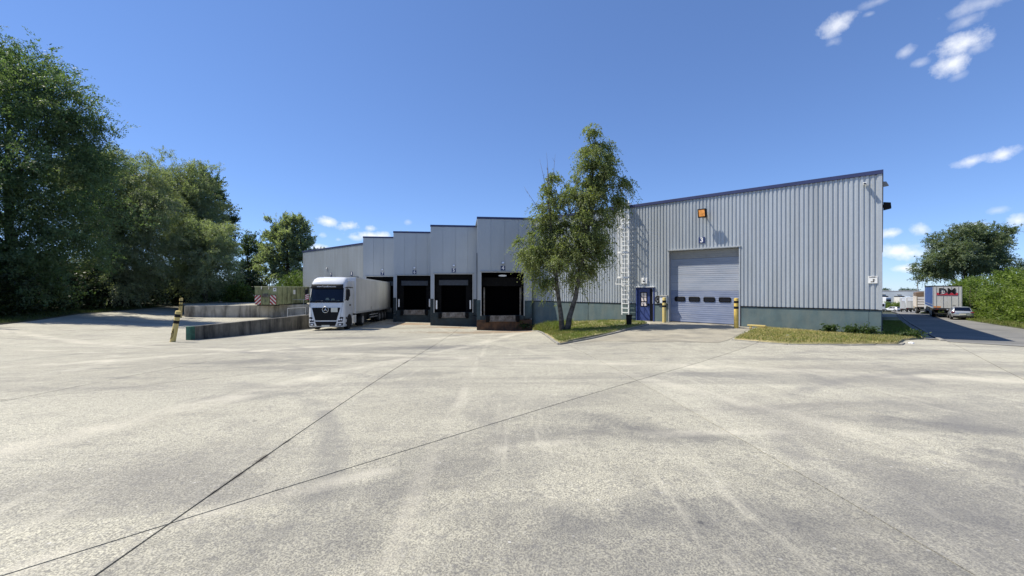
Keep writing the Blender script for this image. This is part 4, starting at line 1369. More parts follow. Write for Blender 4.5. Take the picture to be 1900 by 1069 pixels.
    MB().prism([(.95, Hc - .45), (1.0, Hc - .3), (1.1, Hc - .25), (1.15, Hc - .42), (1.05, Hc - .36)], 'y', -.024, -.0205).build("label_print", M['ink'], t)
    MB().box(Wc + .004, Wc + .012, 2.95, 3.35, 1.25, 1.75).build("label_plate", M['white'], t)
    # bin and yellow beam
    z = gz(6.75, 24.1)
    t = thing("litter_bin", "small black litter bin on the grass below the caged ladder", "bin", (6.95, 24.85, -.05))
    n = 14
    MB().loft([[(r * math.cos(2 * math.pi * k / n), r * math.sin(2 * math.pi * k / n), zz) for k in range(n)] for r, zz in ((.15, -.05), (.165, .3), (.175, .56))]).build("bin_body", M['black'], t, auto=40)
    MB().loft([[(r * math.cos(2 * math.pi * k / n), r * math.sin(2 * math.pi * k / n), zz) for k in range(n)] for r, zz in ((.19, .55), (.19, .6), (.15, .62))]).build("bin_rim", M['rubber'], t, auto=40)
    t = thing("wheel_stop", "low pale yellow beam on two blocks in the dry grass by the plinth", "barrier", (12.95, 22.15, gz(12.95, 22.15) + .07), WROT)
    MB().box(-.42, .42, -.09, .09, .09, .17).build("beam", M['oldyellow'], t, bevel=.012)
    for x in (-.33, .24):
        MB().box(x, x + .1, -.07, .07, -.03, .09).build("block", M['oldyellow'], t)
    for (x, y, s, lab) in [(12.0, 18.2, .05, "crumpled white scrap of litter in the dry grass near the right bollard"), (14.35, 17.6, .04, "pale scrap of litter in the middle of the right lawn"),
                           (14.6, 15.3, .07, "flat white scrap of litter on the kerb of the right lawn"), (3.3, 21.6, .05, "white scrap of litter in the grass in front of the birch")]:
        zz = gz(x, y) + .10
        bm = bmesh.new()
        bmesh.ops.create_icosphere(bm, subdivisions=1, radius=s)
        for v in bm.verts:
            v.co = Vector((v.co.x * random.uniform(1, 2.2), v.co.y * random.uniform(.7, 1.4), v.co.z * random.uniform(.3, .7)))
        me = bpy.data.meshes.new("litter")
        bm.to_mesh(me)
        bm.free()
        me.materials.append(M['litter'])
        o = bpy.data.objects.new("litter", me)
        COL.objects.link(o)
        o.location = (x, y, zz)
        tag(o, lab, "litter", "scraps of litter")


build_yard_things()


# ------------------------------------------------------------------ vehicles
def wheel(parent, x, y, r, w, side, rimr=.55, name="wheel"):
    """a wheel with axle along x; side=+1 outer face towards +x"""
    n = 20
    prof = [(r * .62, -w / 2), (r * .94, -w / 2), (r, -w * .36), (r, w * .36), (r * .94, w / 2), (r * .62, w / 2)]
    secs = [[(x + p, y + rr * math.cos(2 * math.pi * k / n), r + rr * math.sin(2 * math.pi * k / n)) for k in range(n)] for rr, p in prof]
    o = MB().loft(secs, caps=True).build(name, M['tyre'], parent, auto=40)
    xs = x + side * w / 2
    prof = [(r * .62, xs + side * .004), (r * .55, xs - side * .03), (r * .30, xs - side * .05), (r * .26, xs + side * .015), (r * .12, xs + side * .02)]
    secs = [[(p, y + rr * math.cos(2 * math.pi * k / n), r + rr * math.sin(2 * math.pi * k / n)) for k in range(n)] for rr, p in prof]
    MB().loft(secs, caps=True).build("rim", M['rim'], o, auto=40)
    return o


CAB = [(.26, 1.21, .06, .32), (.34, 1.245, .01, .34), (.62, 1.25, .0, .36), (1.1, 1.25, .0, .36), (1.62, 1.25, .02, .36), (2.05, 1.25, .06, .38), (2.55, 1.235, .17, .38),
       (3.05, 1.215, .29, .38), (3.30, 1.21, .34, .40), (3.50, 1.20, .42, .45), (3.72, 1.15, .60, .55), (3.86, 1.06, .85, .65), (3.90, .95, 1.05, .7)]


def cab_at(z):
    for a, b in zip(CAB, CAB[1:]):
        if a[0] <= z <= b[0]:
            t = (z - a[0]) / (b[0] - a[0])
            return [a[i] + t * (b[i] - a[i]) for i in range(4)]
    return CAB[-1]


def cab_front(x, z, e=0.0):
    _, hw, yf, dp = cab_at(z)
    n = 5.0
    u = min(.9999, abs(x) / hw)
    return (x, yf + dp * (1 - (1 - u ** n) ** (1 / n)) - e, z)


def cab_patch(poly_rows, e, th=.02):
    """rows: list of (z, x0, x1): a skin that follows the cab front, raised by e"""
    nx = 14
    vs, fs = [], []
    for z, x0, x1 in poly_rows:
        for i in range(nx + 1):
            vs.append(cab_front(x0 + (x1 - x0) * i / nx, z, e))
    m = nx + 1
    for r in range(len(poly_rows) - 1):
        for i in range(nx):
            fs.append((r * m + i, r * m + i + 1, (r + 1) * m + i + 1, (r + 1) * m + i))
    return MB().add(vs, fs)


def rows(z0, x0a, x1a, z1, x0b, x1b, n=4):
    return [(z0 + (z1 - z0) * i / n, x0a + (x0b - x0a) * i / n, x1a + (x1b - x1a) * i / n) for i in range(n + 1)]


def build_semi():
    org = Vector((-13.42, 30.15, 0))
    org.z = gz(-13.42, 31.5) + .02
    yaw = math.atan2(.083, 1)
    t = thing("semi_truck", "white articulated lorry with dark grille and plain white trailer backed into bay 7", "truck", org, yaw, rx=-.018)
    # cab shell
    secs = []
    n = 5.0
    for z, hw, yf, dp in CAB:
        s = []
        us = [-.9999, -.98, -.93, -.85, -.7, -.4, 0, .4, .7, .85, .93, .98, .9999]
        for u in us:
            s.append((u * hw, yf + dp * (1 - (1 - abs(u) ** n) ** (1 / n)), z))
        yb = 2.28 if z < 3.6 else 2.1
        s += [(hw, 1.2, z), (hw, yb - .12, z), (hw - .1, yb, z), (-hw + .1, yb, z), (-hw, yb - .12, z), (-hw, 1.2, z)]
        secs.append(s)
    MB().loft(secs).build("cab_body", M['whitepaint'], t, auto=50)
    ws = cab_patch(rows(2.10, -1.17, 1.17, 3.08, -1.13, 1.13, 5), .012).build("windscreen", M['glass'], t, smooth=True)
    cab_patch(rows(2.02, -1.19, 1.19, 2.12, -1.185, 1.185, 2), .02).build("wiper_panel", M['black'], ws, smooth=True)
    for x in (-.75, .12):
        a, b = Vector(cab_front(x, 2.14, .035)), Vector(cab_front(x + .72, 2.2, .035))
        MB().path([a, a.lerp(b, .5), b], .012, n=5).build("wiper", M['black'], ws)
    for (x0, x1, z0, z1, mm) in ((-.10, .22, 2.20, 2.36, 'dashreflect'), (.30, .62, 2.16, 2.31, 'dashreflect'), (.62, .95, 2.15, 2.20, 'dashreflect'), (-.42, -.22, 2.14, 2.18, 'paperwhite'), (-1.12, -1.02, 2.2, 2.75, 'dashreflect')):  # dash items plus glass reflections painted as surface patches
        cab_patch(rows(z0, x0, x1, z1, x0 + .06, x1 - .08, 2), .016).build("dash_reflection_patch", M[mm], ws, smooth=True)
    # sun visor with lettering
    vz = cab_patch(rows(3.04, -1.13, 1.13, 3.36, -1.12, 1.12, 3), .16).build("sun_visor", M['ink'], t, smooth=True)
    md = vz.modifiers.new("thick", 'SOLIDIFY')
    md.thickness = .03
    text("visor_lettering", "www.TransBama.com", .15, M['letter'], vz, (-.02, .115, 3.19), uz=(0, .2, .98), squeeze=1.0)
    # grille and bumper openings
    gr = cab_patch(rows(.74, -.74, .74, 1.66, -1.0, 1.0, 6), .012).build("grille", M['black'], t, smooth=True)
    for k in range(5):
        z = .84 + k * .155
        wdt = .74 + .26 * (z - .74) / .92 - .04
        cab_patch(rows(z, -wdt, wdt, z + .035, -wdt, wdt, 1), .035).build("grille_slat", M['ink'], gr, smooth=True)
    c = Vector(cab_front(-.03, 1.52, .05))
    st = MB().path([(c.x + .215 * math.cos(a), c.y, c.z + .215 * math.sin(a)) for a in np.linspace(0, 2 * math.pi, 25)], .022, n=6)
    for a in (90, 210, 330):
        d = Vector((math.cos(R(a)), 0, math.sin(R(a))))
        p = Vector((-d.z, 0, d.x))
        st.add([c + d * .2, c + p * .035, c - d * .02 + Vector((0, -.03, 0)), c - p * .035], [(0, 1, 2), (0, 2, 3)])
    st.build("grille_emblem", M['chrome'], t)
    MB().box(.36, .82, -.045, -.03, 1.34, 1.66).build("notice_board", M['plate'], t)
    for s in (-1, 1):
        lampw = sorted((s * .82, s * 1.16))
        hl = cab_patch(rows(.64, *sorted((s * .82, s * 1.14)), .98, *sorted((s * .98, s * 1.20)), 3), .014).build("headlight", M['glass'], t, smooth=True)
        for q in (.93, 1.08):
            p = Vector(cab_front(s * q, .80, .02))
            MB().tube(p, p + Vector((0, -.012, 0)), .065, n=10).build("lamp_lens", M['lampglass'], hl)
        cab_patch(rows(.59, *sorted((s * .84, s * 1.14)), .625, *sorted((s * .80, s * 1.18)), 1), .022).build("daylight_strip", M['lampglass'], t)
        fl = cab_patch(rows(.36, *sorted((s * .80, s * 1.16)), .54, *sorted((s * .84, s * 1.18)), 2), .012).build("fog_light", M['black'], t, smooth=True)
        p = Vector(cab_front(s * .98, .41, .02))
        MB().box(p.x - .09, p.x + .09, p.y - .01, p.y + .01, .40, .49).build("lamp_lens", M['lampglass'], fl)
        # wing panel line by the corner of the cab
        cab_patch(rows(1.0, *sorted((s * 1.0, s * 1.012)), 1.98, *sorted((s * 1.12, s * 1.13)), 4), .008).build("panel_gap", M['ink'], t)
    cab_patch(rows(.34, -.64, .64, .66, -.76, .76, 3), .012).build("bumper_intake", M['black'], t, smooth=True)
    cab_patch(rows(.275, -1.02, 1.02, .295, -1.02, 1.02, 1), .018).build("bumper_lip", M['ink'], t)
    MB().box(-.29, .27, -.04, -.02, .28, .41).build("license_plate", M['plate'], t)
    for s in (-1, 1):
        x = s * 1.254
        dr = MB().prism([(.48, 1.25), (.44, 2.02), (.62, 3.1), (1.55, 3.1), (1.55, 1.25)], 'x', x - .006, x + .006).build("cab_door", M['whitepaint'], t)
        MB().prism([(.55, 2.2), (.70, 2.98), (1.36, 2.98), (1.46, 2.5), (1.2, 2.42), (.98, 2.12)], 'x', x + s * .001 - .012, x + s * .001 + .012).build("side_window", M['glass'], dr)
        MB().box(x - .015, x + .03 * s + .015, 1.30, 1.48, 1.75, 1.88).build("door_handle", M['black'], dr)
        MB().prism([(.60, 3.2), (2.2, 3.2), (2.2, 3.62), (1.1, 3.66), (.78, 3.5)], 'x', s * 1.165 - .05, s * 1.165 + .065).build("side_fairing", M['whitepaint'], t, bevel=.02)
        MB().box(x - .01, x + .01, .55, 2.2, 3.11, 3.17).build("drip_rail", M['black'], t)
        # wheel arch and steps
        MB().prism([(1.30 + .62 * math.cos(a), .52 + .62 * math.sin(a)) for a in np.linspace(-.5, math.pi + .5, 14)], 'x', x - .012, x + .012).build("wheel_arch", M['ink'], t)
        for k in range(2):
            MB().box(*sorted((x - s * .15, x + s * .012)), .46, .72, .42 + .38 * k, .58 + .38 * k).build("cab_step", M['ink'], t)
        # mirrors
        mr = MB().box(*sorted((s * 1.32, s * 1.56)), .16, .30, 2.22, 3.02).build("mirror", M['black'], t, bevel=.05)
        MB().path([(s * 1.2, .38, 3.1), (s * 1.4, .24, 3.1), (s * 1.45, .23, 2.95)], .03, n=6).path([(s * 1.22, .3, 2.2), (s * 1.4, .24, 2.25)], .03, n=6).build("mirror_arm", M['ink'], mr)
    bd = MB().box(-1.50, -1.26, .13, .15, 2.22, 2.62).build("hazard_board", M['redstripe'], t)
    for k in range(3):
        MB().add([(-1.5, .127, 2.24 + k * .13), (-1.26, .127, 2.34 + k * .13), (-1.26, .127, 2.40 + k * .13), (-1.5, .127, 2.30 + k * .13)], [(0, 1, 2, 3)]).build("white_stripe", M['whitestripe'], bd)
    # tractor chassis and wheels
    MB().box(-.45, .45, .5, 6.6, .62, .92).box(-1.1, 1.1, .6, 2.2, .7, 1.1).box(-.6, .6, 4.6, 5.6, .95, 1.08).build("chassis", M['chassis'], t)
    for s in (-1, 1):
        wheel(t, s * 1.08, 1.35, .51, .32, s)
        wheel(t, s * .98, 5.05, .51, .56, s)
        ft = MB().prism([(.36 * math.cos(a) + 3.1, .72 + .33 * math.sin(a)) for a in np.linspace(0, 2 * math.pi, 15)[:-1]], 'x', *sorted((s * .5, s * 1.17)))
        ft.build("battery_box", M['chassis'], t)
        for k in range(3):
            MB().tube((s * 1.12, 2.35 + k * .35, .38), (s * 1.12, 2.35 + k * .35, 1.0), .15, n=12).build("fuel_tank", M['alu'] if k else M['chrome'], t)
        MB().prism([(4.35, .9), (4.5, 1.06), (5.6, 1.06), (5.75, .9)], 'x', *sorted((s * .72, s * 1.24))).build("mudguard", M['ink'], t)
    # trailer
    y0, y1, zb, zt = 2.85, 16.25, 1.12, 3.99
    tb = MB().box(-1.27, 1.27, y0, y1, zb, zt).build("trailer_box", M['trailer'], t, bevel=.03)
    for s in (-1, 1):
        MB().box(s * 1.24 - .045, s * 1.24 + .045, y0 - .012, y0 + .10, zb, zt + .005).build("corner_post", M['whitepaint'], tb)
        MB().box(*sorted((s * 1.262, s * 1.285)), y0 + .1, y1, zb - .02, zb + .13).build("side_rail", M['alu'], tb)
        MB().box(*sorted((s * 1.262, s * 1.285)), y0 + .1, y1, zt - .10, zt + .012).build("top_rail", M['whitepaint'], tb)
        for k in range(1, 9):
            yy = y0 + (y1 - y0) * k / 9
            MB().box(*sorted((s * 1.265, s * 1.276)), yy - .012, yy + .012, zb + .13, zt - .1).build("panel_joint", M['trailer'], tb)
        MB().box(*sorted((s * 1.271, s * 1.28)), 7.7, 7.76, 1.3, 1.55).build("marker", M['ink'], tb)
        MB().box(s * 1.2 - .03, s * 1.2 + .03, y1 - .12, y1 + .01, zb, zt).build("corner_post", M['alu'], tb)
    MB().box(-1.2, 1.2, y0 - .02, y0, zt - .3, zt - .02).build("front_rail", M['whitepaint'], tb)
    MB().box(-.5, .5, 4.2, 16.0, .86, 1.1).box(-.9, .9, 9.5, 15.9, .95, 1.1).build("trailer_chassis", M['chassis'], t)
    for s in (-1, 1):
        for yy in (11.2, 12.5, 13.8):
            wheel(t, s * 1.05, yy, .50, .38, s)
        MB().box(s * .95 - .06, s * .95 + .06, 6.9, 7.05, .25, 1.0).box(s * .95 - .15, s * .95 + .15, 6.85, 7.1, .2, .26).build("landing_leg", M['chassis'], t)
        MB().box(*sorted((s * 1.22, s * 1.25)), 7.4, 10.4, .55, .62).box(*sorted((s * 1.22, s * 1.25)), 7.4, 10.4, .78, .85).build("side_guard", M['alu'], t)
        MB().box(*sorted((s * .7, s * 1.2)), 8.0, 9.2, .5, 1.0).build("pallet_box", M['chassis'], t)
    MB().box(-1.2, 1.2, 16.0, 16.2, .45, .6).build("rear_bumper", M['chassis'], t)


build_semi()


def yaw_for(d):
    """yaw that turns local +y onto plan direction d"""
    return math.atan2(-d[0], d[1])


ROAD_DIR = (UY.x, UY.y)


def build_curtain_trailer():
    rear = Vector((54.1, 52.0, 0))
    dirv = Vector((.6633 * 1.0, .7483, 0)).normalized()
    rear.z = gz(rear.x, rear.y) + .02
    t = thing("curtain_trailer", "blue curtain-sided trailer with pale rear doors lettered DM parked along the hedge", "trailer", rear, yaw_for(dirv))
    L = 13.4
    MB().box(-1.24, 1.24, .06, L, 1.15, 3.96).build("body", M['bluecurtain'], t)
    for k in range(14):
        y = .4 + k * .96
        MB().box(-1.262, -1.241, y, y + .05, 1.15, 3.8).build("curtain_strap", M['bluecurtain'], t)
    MB().box(-1.275, -1.24, .0, L, 3.84, 4.0).box(1.24, 1.275, 0, L, 3.84, 4.0).box(-1.275, 1.275, .0, .1, 3.88, 4.0).build("roof_rail", M['ink'], t)
    MB().box(-1.28, -1.243, .1, L, 1.12, 1.28).box(-1.272, -1.25, .3, L, 1.55, 1.59).build("bottom_rail", M['alu'], t)
    MB().box(-1.28, -1.20, L - .1, L, 1.1, 3.9).build("front_post", M['whitepaint'], t)
    for s in (-1, 1):
        d = MB().box(*sorted((s * .006, s * 1.19)), -.02, .05, 1.2, 3.87).build("rear_door", M['tandoor'], t)
        MB().tube((s * .35, -.04, 1.2), (s * .35, -.04, 3.85), .02, n=6).tube((s * .95, -.04, 1.2), (s * .95, -.04, 3.85), .02, n=6).build("lock_bar", M['alu'], d)
        MB().box(*sorted((s * 1.2, s * 1.275)), -.03, .06, 1.1, 3.88).build("rear_post", M['alu'], t)
    text("door_lettering", "DM", 1.05, M['ink'], t, (.0, -.075, 3.26), bold=.022, squeeze=.95)
    MB().box(-.93, .93, -.066, -.062, 2.80, 3.1).build("red_band", M['dmred'], t)
    MB().add([(-.62, -.09, 2.93), (-.30, -.09, 3.08), (-.12, -.09, 3.12), (-.36, -.09, 2.97)], [(0, 1, 2, 3)]).build("white_swoosh", M['letter'], t)
    MB().box(-1.18, -.55, -.03, -.021, 1.24, 1.42).build("marker_board", M['orange'], t)
    MB().box(.45, .68, -.07, -.045, 1.34, 1.62).build("document_box", M['lampgrey'], t)
    MB().box(-1.24, 1.24, -.06, .1, .98, 1.13).box(-1.2, 1.2, .0, .12, .45, .58).build("rear_bumper", M['chassis'], t)
    for x in (-1.0, .78):
        MB().box(x, x + .24, -.085, -.062, .99, 1.10).build("tail_light", M['redlens'], t)
    MB().box(-.5, .5, .2, L - 1, .82, 1.14).build("chassis", M['chassis'], t)
    for s in (-1, 1):
        for y in (2.2, 3.5, 4.8):
            wheel(t, s * 1.05, y, .5, .38, s)
        MB().box(*sorted((s * 1.2, s * 1.24)), 5.8, 10, .5, .95).build("side_guard", M['chassis'], t)
        MB().box(s * .95 - .06, s * .95 + .06, 10.4, 10.55, .1, 1.0).build("landing_leg", M['chassis'], t)
        MB().box(s * 1.0 - .25, s * 1.0 + .25, .9, .95, .2, .9).build("mud_flap", M['rubber'], t)
    # the tractor in front of it
    MB().box(-1.22, 1.22, L + .5, L + 2.5, .5, 3.6).build("tractor_cab", M['whitepaint'], t, bevel=.15)
    for s in (-1, 1):
        wheel(t, s * 1.05, L + 1.6, .5, .32, s)
        wheel(t, s * .98, L - 1.6, .5, .5, s)


def build_tipper():
    Y = 70.0
    X = (1700 - 950) / 776 * Y
    c = Vector((X, Y, 0)) + UX * 1.25
    c.z = gz(c.x, c.y) + .02
    t = thing("tipper_trailer", "tan and white tipper trailer with brown tarpaulin top ahead of the blue trailer", "trailer", c, yaw_for(ROAD_DIR))
    L = 9.0
    MB().box(-1.22, 1.22, .06, L, 1.1, 2.95).build("body", M['tan'], t)
    MB().prism([(-1.24, 2.9), (1.24, 2.9), (1.24, 3.5), (.6, 3.62), (-.6, 3.62), (-1.24, 3.5)], 'y', .02, L).build("tarpaulin", M['tarp'], t)
    for k in range(4):
        MB().box(-1.1, 1.1, -.02, .055, 1.2 + k * .43, 1.5 + k * .43).build("tail_board", M['whitestripe'], t)
    for x in (-1.22, -.28, .22, 1.12):
        MB().box(x, x + .10, -.05, .05, 1.1, 2.95).build("tail_post", M['tan'], t)
    for k in range(8):
        MB().box(-1.30, -1.222, .4 + k * 1.1, .5 + k * 1.1, 1.1, 2.9).build("side_rib", M['whitestripe'], t)
    MB().box(-.6, .6, .2, L, .75, 1.08).box(-1.2, 1.2, .0, .12, .5, .65).build("chassis", M['chassis'], t)
    for s in (-1, 1):
        for y in (1.4, 2.7, 4.0):
            wheel(t, s * 1.02, y, .5, .4, s)
    MB().box(-1.2, 1.2, L + .6, L + 2.5, .5, 3.2).build("tractor_cab", M['tan'], t, bevel=.12)
    for s in (-1, 1):
        wheel(t, s * 1.05, L + 1.4, .5, .32, s)


def box_truck(label, px, Y, L, H, group, rear_glossy=True):
    X = (px - 950) / 776 * Y
    c = Vector((X, Y, 0)) + UX * 1.2
    c.z = gz(c.x, c.y) + .02
    t = thing("box_truck", label, "truck", c, yaw_for(ROAD_DIR), group)
    MB().box(-1.2, 1.2, .03, L, .95, H).build("box_body", M['whitepaint'], t, bevel=.03)
    for s in (-1, 1):
        d = MB().box(*sorted((s * .01, s * 1.12)), -.02, .025, 1.0, H - .1).build("rear_door", M['tandoor'], t)
        MB().tube((s * .3, -.035, 1.0), (s * .3, -.035, H - .1), .02, n=5).build("lock_bar", M['alu'], d)
    MB().box(-.95, .95, -.045, -.021, H - .85, H - .25).build("rear_panel", M['lampglass'], t)
    MB().box(-1.2, 1.2, -.05, .05, .7, .94).box(-.5, .5, .1, L, .6, .94).build("chassis", M['chassis'], t)
    MB().prism([(L + .15, .5), (L + .15, 2.5), (L + 1.2, 2.45), (L + 1.75, 1.6), (L + 1.85, .5)], 'x', -1.1, 1.1).build("cab", M['whitepaint'], t, bevel=.06)
    for x in (-1.05, .85):
        MB().box(x, x + .2, -.07, -.045, .76, .9).build("tail_light", M['redlens'], t)
    for s in (-1, 1):
        for y in (1.7, L + .9):
            wheel(t, s * .98, y, .45, .32, s)
    return t


def build_car(label, rear, direction, m, group):
    """hatchback: local y=0 at the rear bumper, +y forward"""
    t = thing("parked_car", label, "car", rear, yaw_for(direction), group)
    N = 24

    def sec(y, hw, z0, z1, e=4.0, zc=None):
        out = []
        cz, hz = (z0 + z1) / 2, (z1 - z0) / 2
        for k in range(N):
            a = 2 * math.pi * k / N
            c, s = math.cos(a), math.sin(a)
            out.append((hw * math.copysign(abs(c) ** (2 / e), c), y, cz + hz * math.copysign(abs(s) ** (2 / e), s)))
        return out
    body = [sec(0.02, .66, .40, .84), sec(.07, .80, .30, .95), sec(.25, .87, .22, 1.0), sec(.7, .895, .19, 1.0), sec(1.4, .90, .18, .98), sec(2.3, .90, .18, .96), sec(3.0, .895, .18, .94), sec(3.6, .87, .19, .86), sec(4.05, .80, .22, .76), sec(4.25, .62, .30, .66)]
    MB().loft(body).build("body", m, t, smooth=True)

    def gs(y, hb, ht, zt):
        zb = .92
        return [(-hb, y, zb), (-hb + (hb - ht) * .7, y, zb + (zt - zb) * .7), (-ht, y, zt - .05), (-ht + .12, y, zt - .01), (0, y, zt), (ht - .12, y, zt - .01), (ht, y, zt - .05), (hb - (hb - ht) * .7, y, zb + (zt - zb) * .7), (hb, y, zb)]
    gh = [gs(.16, .78, .70, .99), gs(.32, .80, .67, 1.22), gs(.52, .82, .64, 1.38), (gs(.75, .84, .64, 1.44)), gs(1.6, .85, .65, 1.47), gs(2.2, .85, .64, 1.44), gs(2.6, .84, .62, 1.30), gs(3.15, .82, .70, .98)]
    MB().loft(gh).build("cabin", m, t, auto=60)
    # glazing
    rw = MB().add([(-.64, .175, 1.03), (.64, .175, 1.03), (.56, .455, 1.36), (-.56, .455, 1.36)], [(0, 1, 2, 3)]).build("rear_window", M['glass'], t)
    md = rw.modifiers.new("thick", 'SOLIDIFY')
    md.thickness = .02
    MB().box(-.62, .62, .46, .62, 1.395, 1.425).build("roof_spoiler", m, t, bevel=.01)
    for s in (-1, 1):
        MB().add([(s * .835, .75, 1.0), (s * .865, 1.5, .99), (s * .715, 1.5, 1.36), (s * .70, .85, 1.34)], [(0, 1, 2, 3)]).build("side_window", M['glass'], t)
        MB().add([(s * .865, 1.58, .99), (s * .855, 2.75, .98), (s * .70, 2.2, 1.36), (s * .715, 1.58, 1.37)], [(0, 1, 2, 3)]).build("side_window", M['glass'], t)
        tl = MB().prism([(.0, .82), (.30, .84), (.28, .93), (.03, .92)], 'x', *sorted((s * .58, s * .885))).build("tail_light", M['redlens'], t, bevel=.015)
        wheel(t, s * .79, .80, .325, .22, s)
        wheel(t, s * .79, 3.42, .325, .22, s)
        for y in (.80, 3.42):
            MB().prism([(y + .39 * math.cos(a), .33 + .39 * math.sin(a)) for a in np.linspace(0, math.pi, 12)], 'x', *sorted((s * .70, s * .906))).build("wheel_arch", M['ink'], t)
        MB().box(*sorted((s * .88, s * 1.04)), 2.45, 2.58, .96, 1.10).build("mirror", m, t, bevel=.03)
    MB().prism([(.0, .28), (-.01, .46), (.12, .48), (.3, .3), (.3, .22)], 'x', -.74, .74).build("bumper_insert", M['ink'], t, bevel=.02)
    MB().box(-.26, .26, -.022, .03, .60, .71).build("license_plate", M['plate'], t)
    MB().box(-.5, .5, .0, .035, .765, .785).build("trim_strip", M['chrome'], t)
    return t


def build_road_vehicles():
    build_curtain_trailer()
    build_tipper()
    box_truck("white box lorry with a glossy rear panel parked ahead of the tan tipper", 1681, 92, 6.5, 3.35, "white lorries in the road row")
    box_truck("tall white box lorry at the far end of the parked row", 1671, 118, 7.5, 4.0, "white lorries in the road row")
    c = Vector((50.0, 46.4, 0))
    build_car("silver hatchback parked behind the blue curtain trailer", (c.x, c.y, gz(c.x, c.y) + .014), ROAD_DIR, M['silver'], "parked cars on the road")
    Y = 130.0
    X = (1669.5 - 950) / 776 * Y
    build_car("small white car at the far end of the access road", (X, Y, gz(X, Y) + .02), (-.2, 1), M['whitepaint'], "parked cars on the road")
    # white van half hidden by the warehouse corner
    Y = 121.0
    X = (1634.5 - 950) / 776 * Y
    t = thing("white_van", "white van half hidden behind the right corner of the warehouse", "van", (X, Y, gz(X, Y)), yaw_for((.5, 1)))
    MB().prism([(0, .35), (0, 2.5), (.2, 2.62), (3.6, 2.62), (4.4, 1.75), (5.2, 1.4), (5.3, .4)], 'x', -1.0, 1.0).build("body", M['whitepaint'], t, bevel=.12)
    MB().box(-.85, .85, -.02, .03, .45, .75).build("rear_bumper", M['ink'], t)
    for s in (-1, 1):
        MB().box(*sorted((s * .08, s * .78)), -.015, .01, 1.6, 2.3).build("rear_window", M['glass'], t)
        for y in (1.0, 4.3):
            wheel(t, s * .9, y, .35, .24, s)
    # far depot
    t = thing("far_warehouse", "pale grey flat-roofed depot with dark dock doors far beyond the road", "warehouse", (178, 196, -6.0), WROT)
    MB().box(-32, 60, 0, 40, -1.5, 6.55).build("wall", M['farwall'], t)
    MB().box(-32.05, 60.05, -.05, 40.05, 6.5, 6.75).build("roof_trim", M['lampgrey'], t)
    for k in range(9):
        MB().box(-14 + k * 5.5 - 1.7, -14 + k * 5.5 + 1.7, -.25, .05, 1.2, 4.4).build("dock_door", M['ink'], t)
        MB().box(-14 + k * 5.5 - .7, -14 + k * 5.5 + .7, -.5, .05, 5.0, 5.3).build("wall_lamp", M['lampgrey'], t)
    for x in (-8, 8):
        MB().tube((x, -.2, .5), (x, -.2, 6.5), .12).build("downpipe", M['lampgrey'], t)
    for x0, lab in ((1644.0, "white lorry backed against the left dock of the far depot"), (1684.0, "white lorry at the far depot behind the parked row")):
        X = (x0 - 950) / 776 * 190
        t = thing("docked_truck", lab, "truck", (X, 188.5, gz(X, 188.5)), 0, "lorries at the far depot")
        MB().box(-1.25, 1.25, .2, 2.3, .5, 3.9).build("cab", M['whitepaint'], t, bevel=.2)
        MB().box(-1.1, 1.1, .16, .22, 2.0, 3.0).build("windscreen", M['glass'], t)
        MB().box(-1.27, 1.27, 2.8, 7.0, 1.1, 4.0).build("trailer_box", M['trailer'], t)
        MB().box(-.9, .9, .17, .22, .8, 1.7).build("grille", M['ink'], t)
        for s in (-1, 1):
            wheel(t, s * 1.05, 1.2, .5, .3, s)
            wheel(t, s * 1.05, 5.6, .5, .3, s)
    # lamp post
    X, Y = 97.0, 100.0
    t = thing("street_lamp", "slender grey street lamp standing behind the parked lorries", "street lamp", (X, Y, gz(X, Y) - .3))
    z0 = 8.6
    MB().path([(0, 0, 0), (0, 0, z0 - .6), (.05, 0, z0 - .2), (.5, 0, z0)], [.11, .08, .07, .06], n=8).build("pole", M['lampgrey'], t)
    MB().prism([(-.15, -.08), (.9, -.05), (.95, .12), (-.1, .18)], 'y', -.16, .16).build("lamp_head", M['lampgrey'], t).location = (.3, 0, z0)


build_road_vehicles()


# ------------------------------------------------------------------ vegetation
def rand_dirs(n):
    v = RNG.normal(size=(n, 3))
    return v / np.linalg.norm(v, axis=1, keepdims=True)


def crown_points(lobes, n, fill=.55, rough=.25):
    """clump centres in ellipsoid lobes [(cx,cy,cz,rx,ry,rz,weight)], thicker towards the outside"""
    w = np.array([l[6] for l in lobes], float)
    w /= w.sum()
    u_ = (np.arange(n) + RNG.uniform(0, 1, n)) / n
    idx = np.minimum(np.searchsorted(np.cumsum(w), u_), len(lobes) - 1)
    d = rand_dirs(n)
    r = RNG.uniform(0, 1, n) ** (1 - fill) * (1 + RNG.normal(0, rough * .4, n))
    A = np.array([l[:6] for l in lobes], float)[idx]
    out = A[:, :3] + d * r[:, None] * A[:, 3:6]
    return out, d


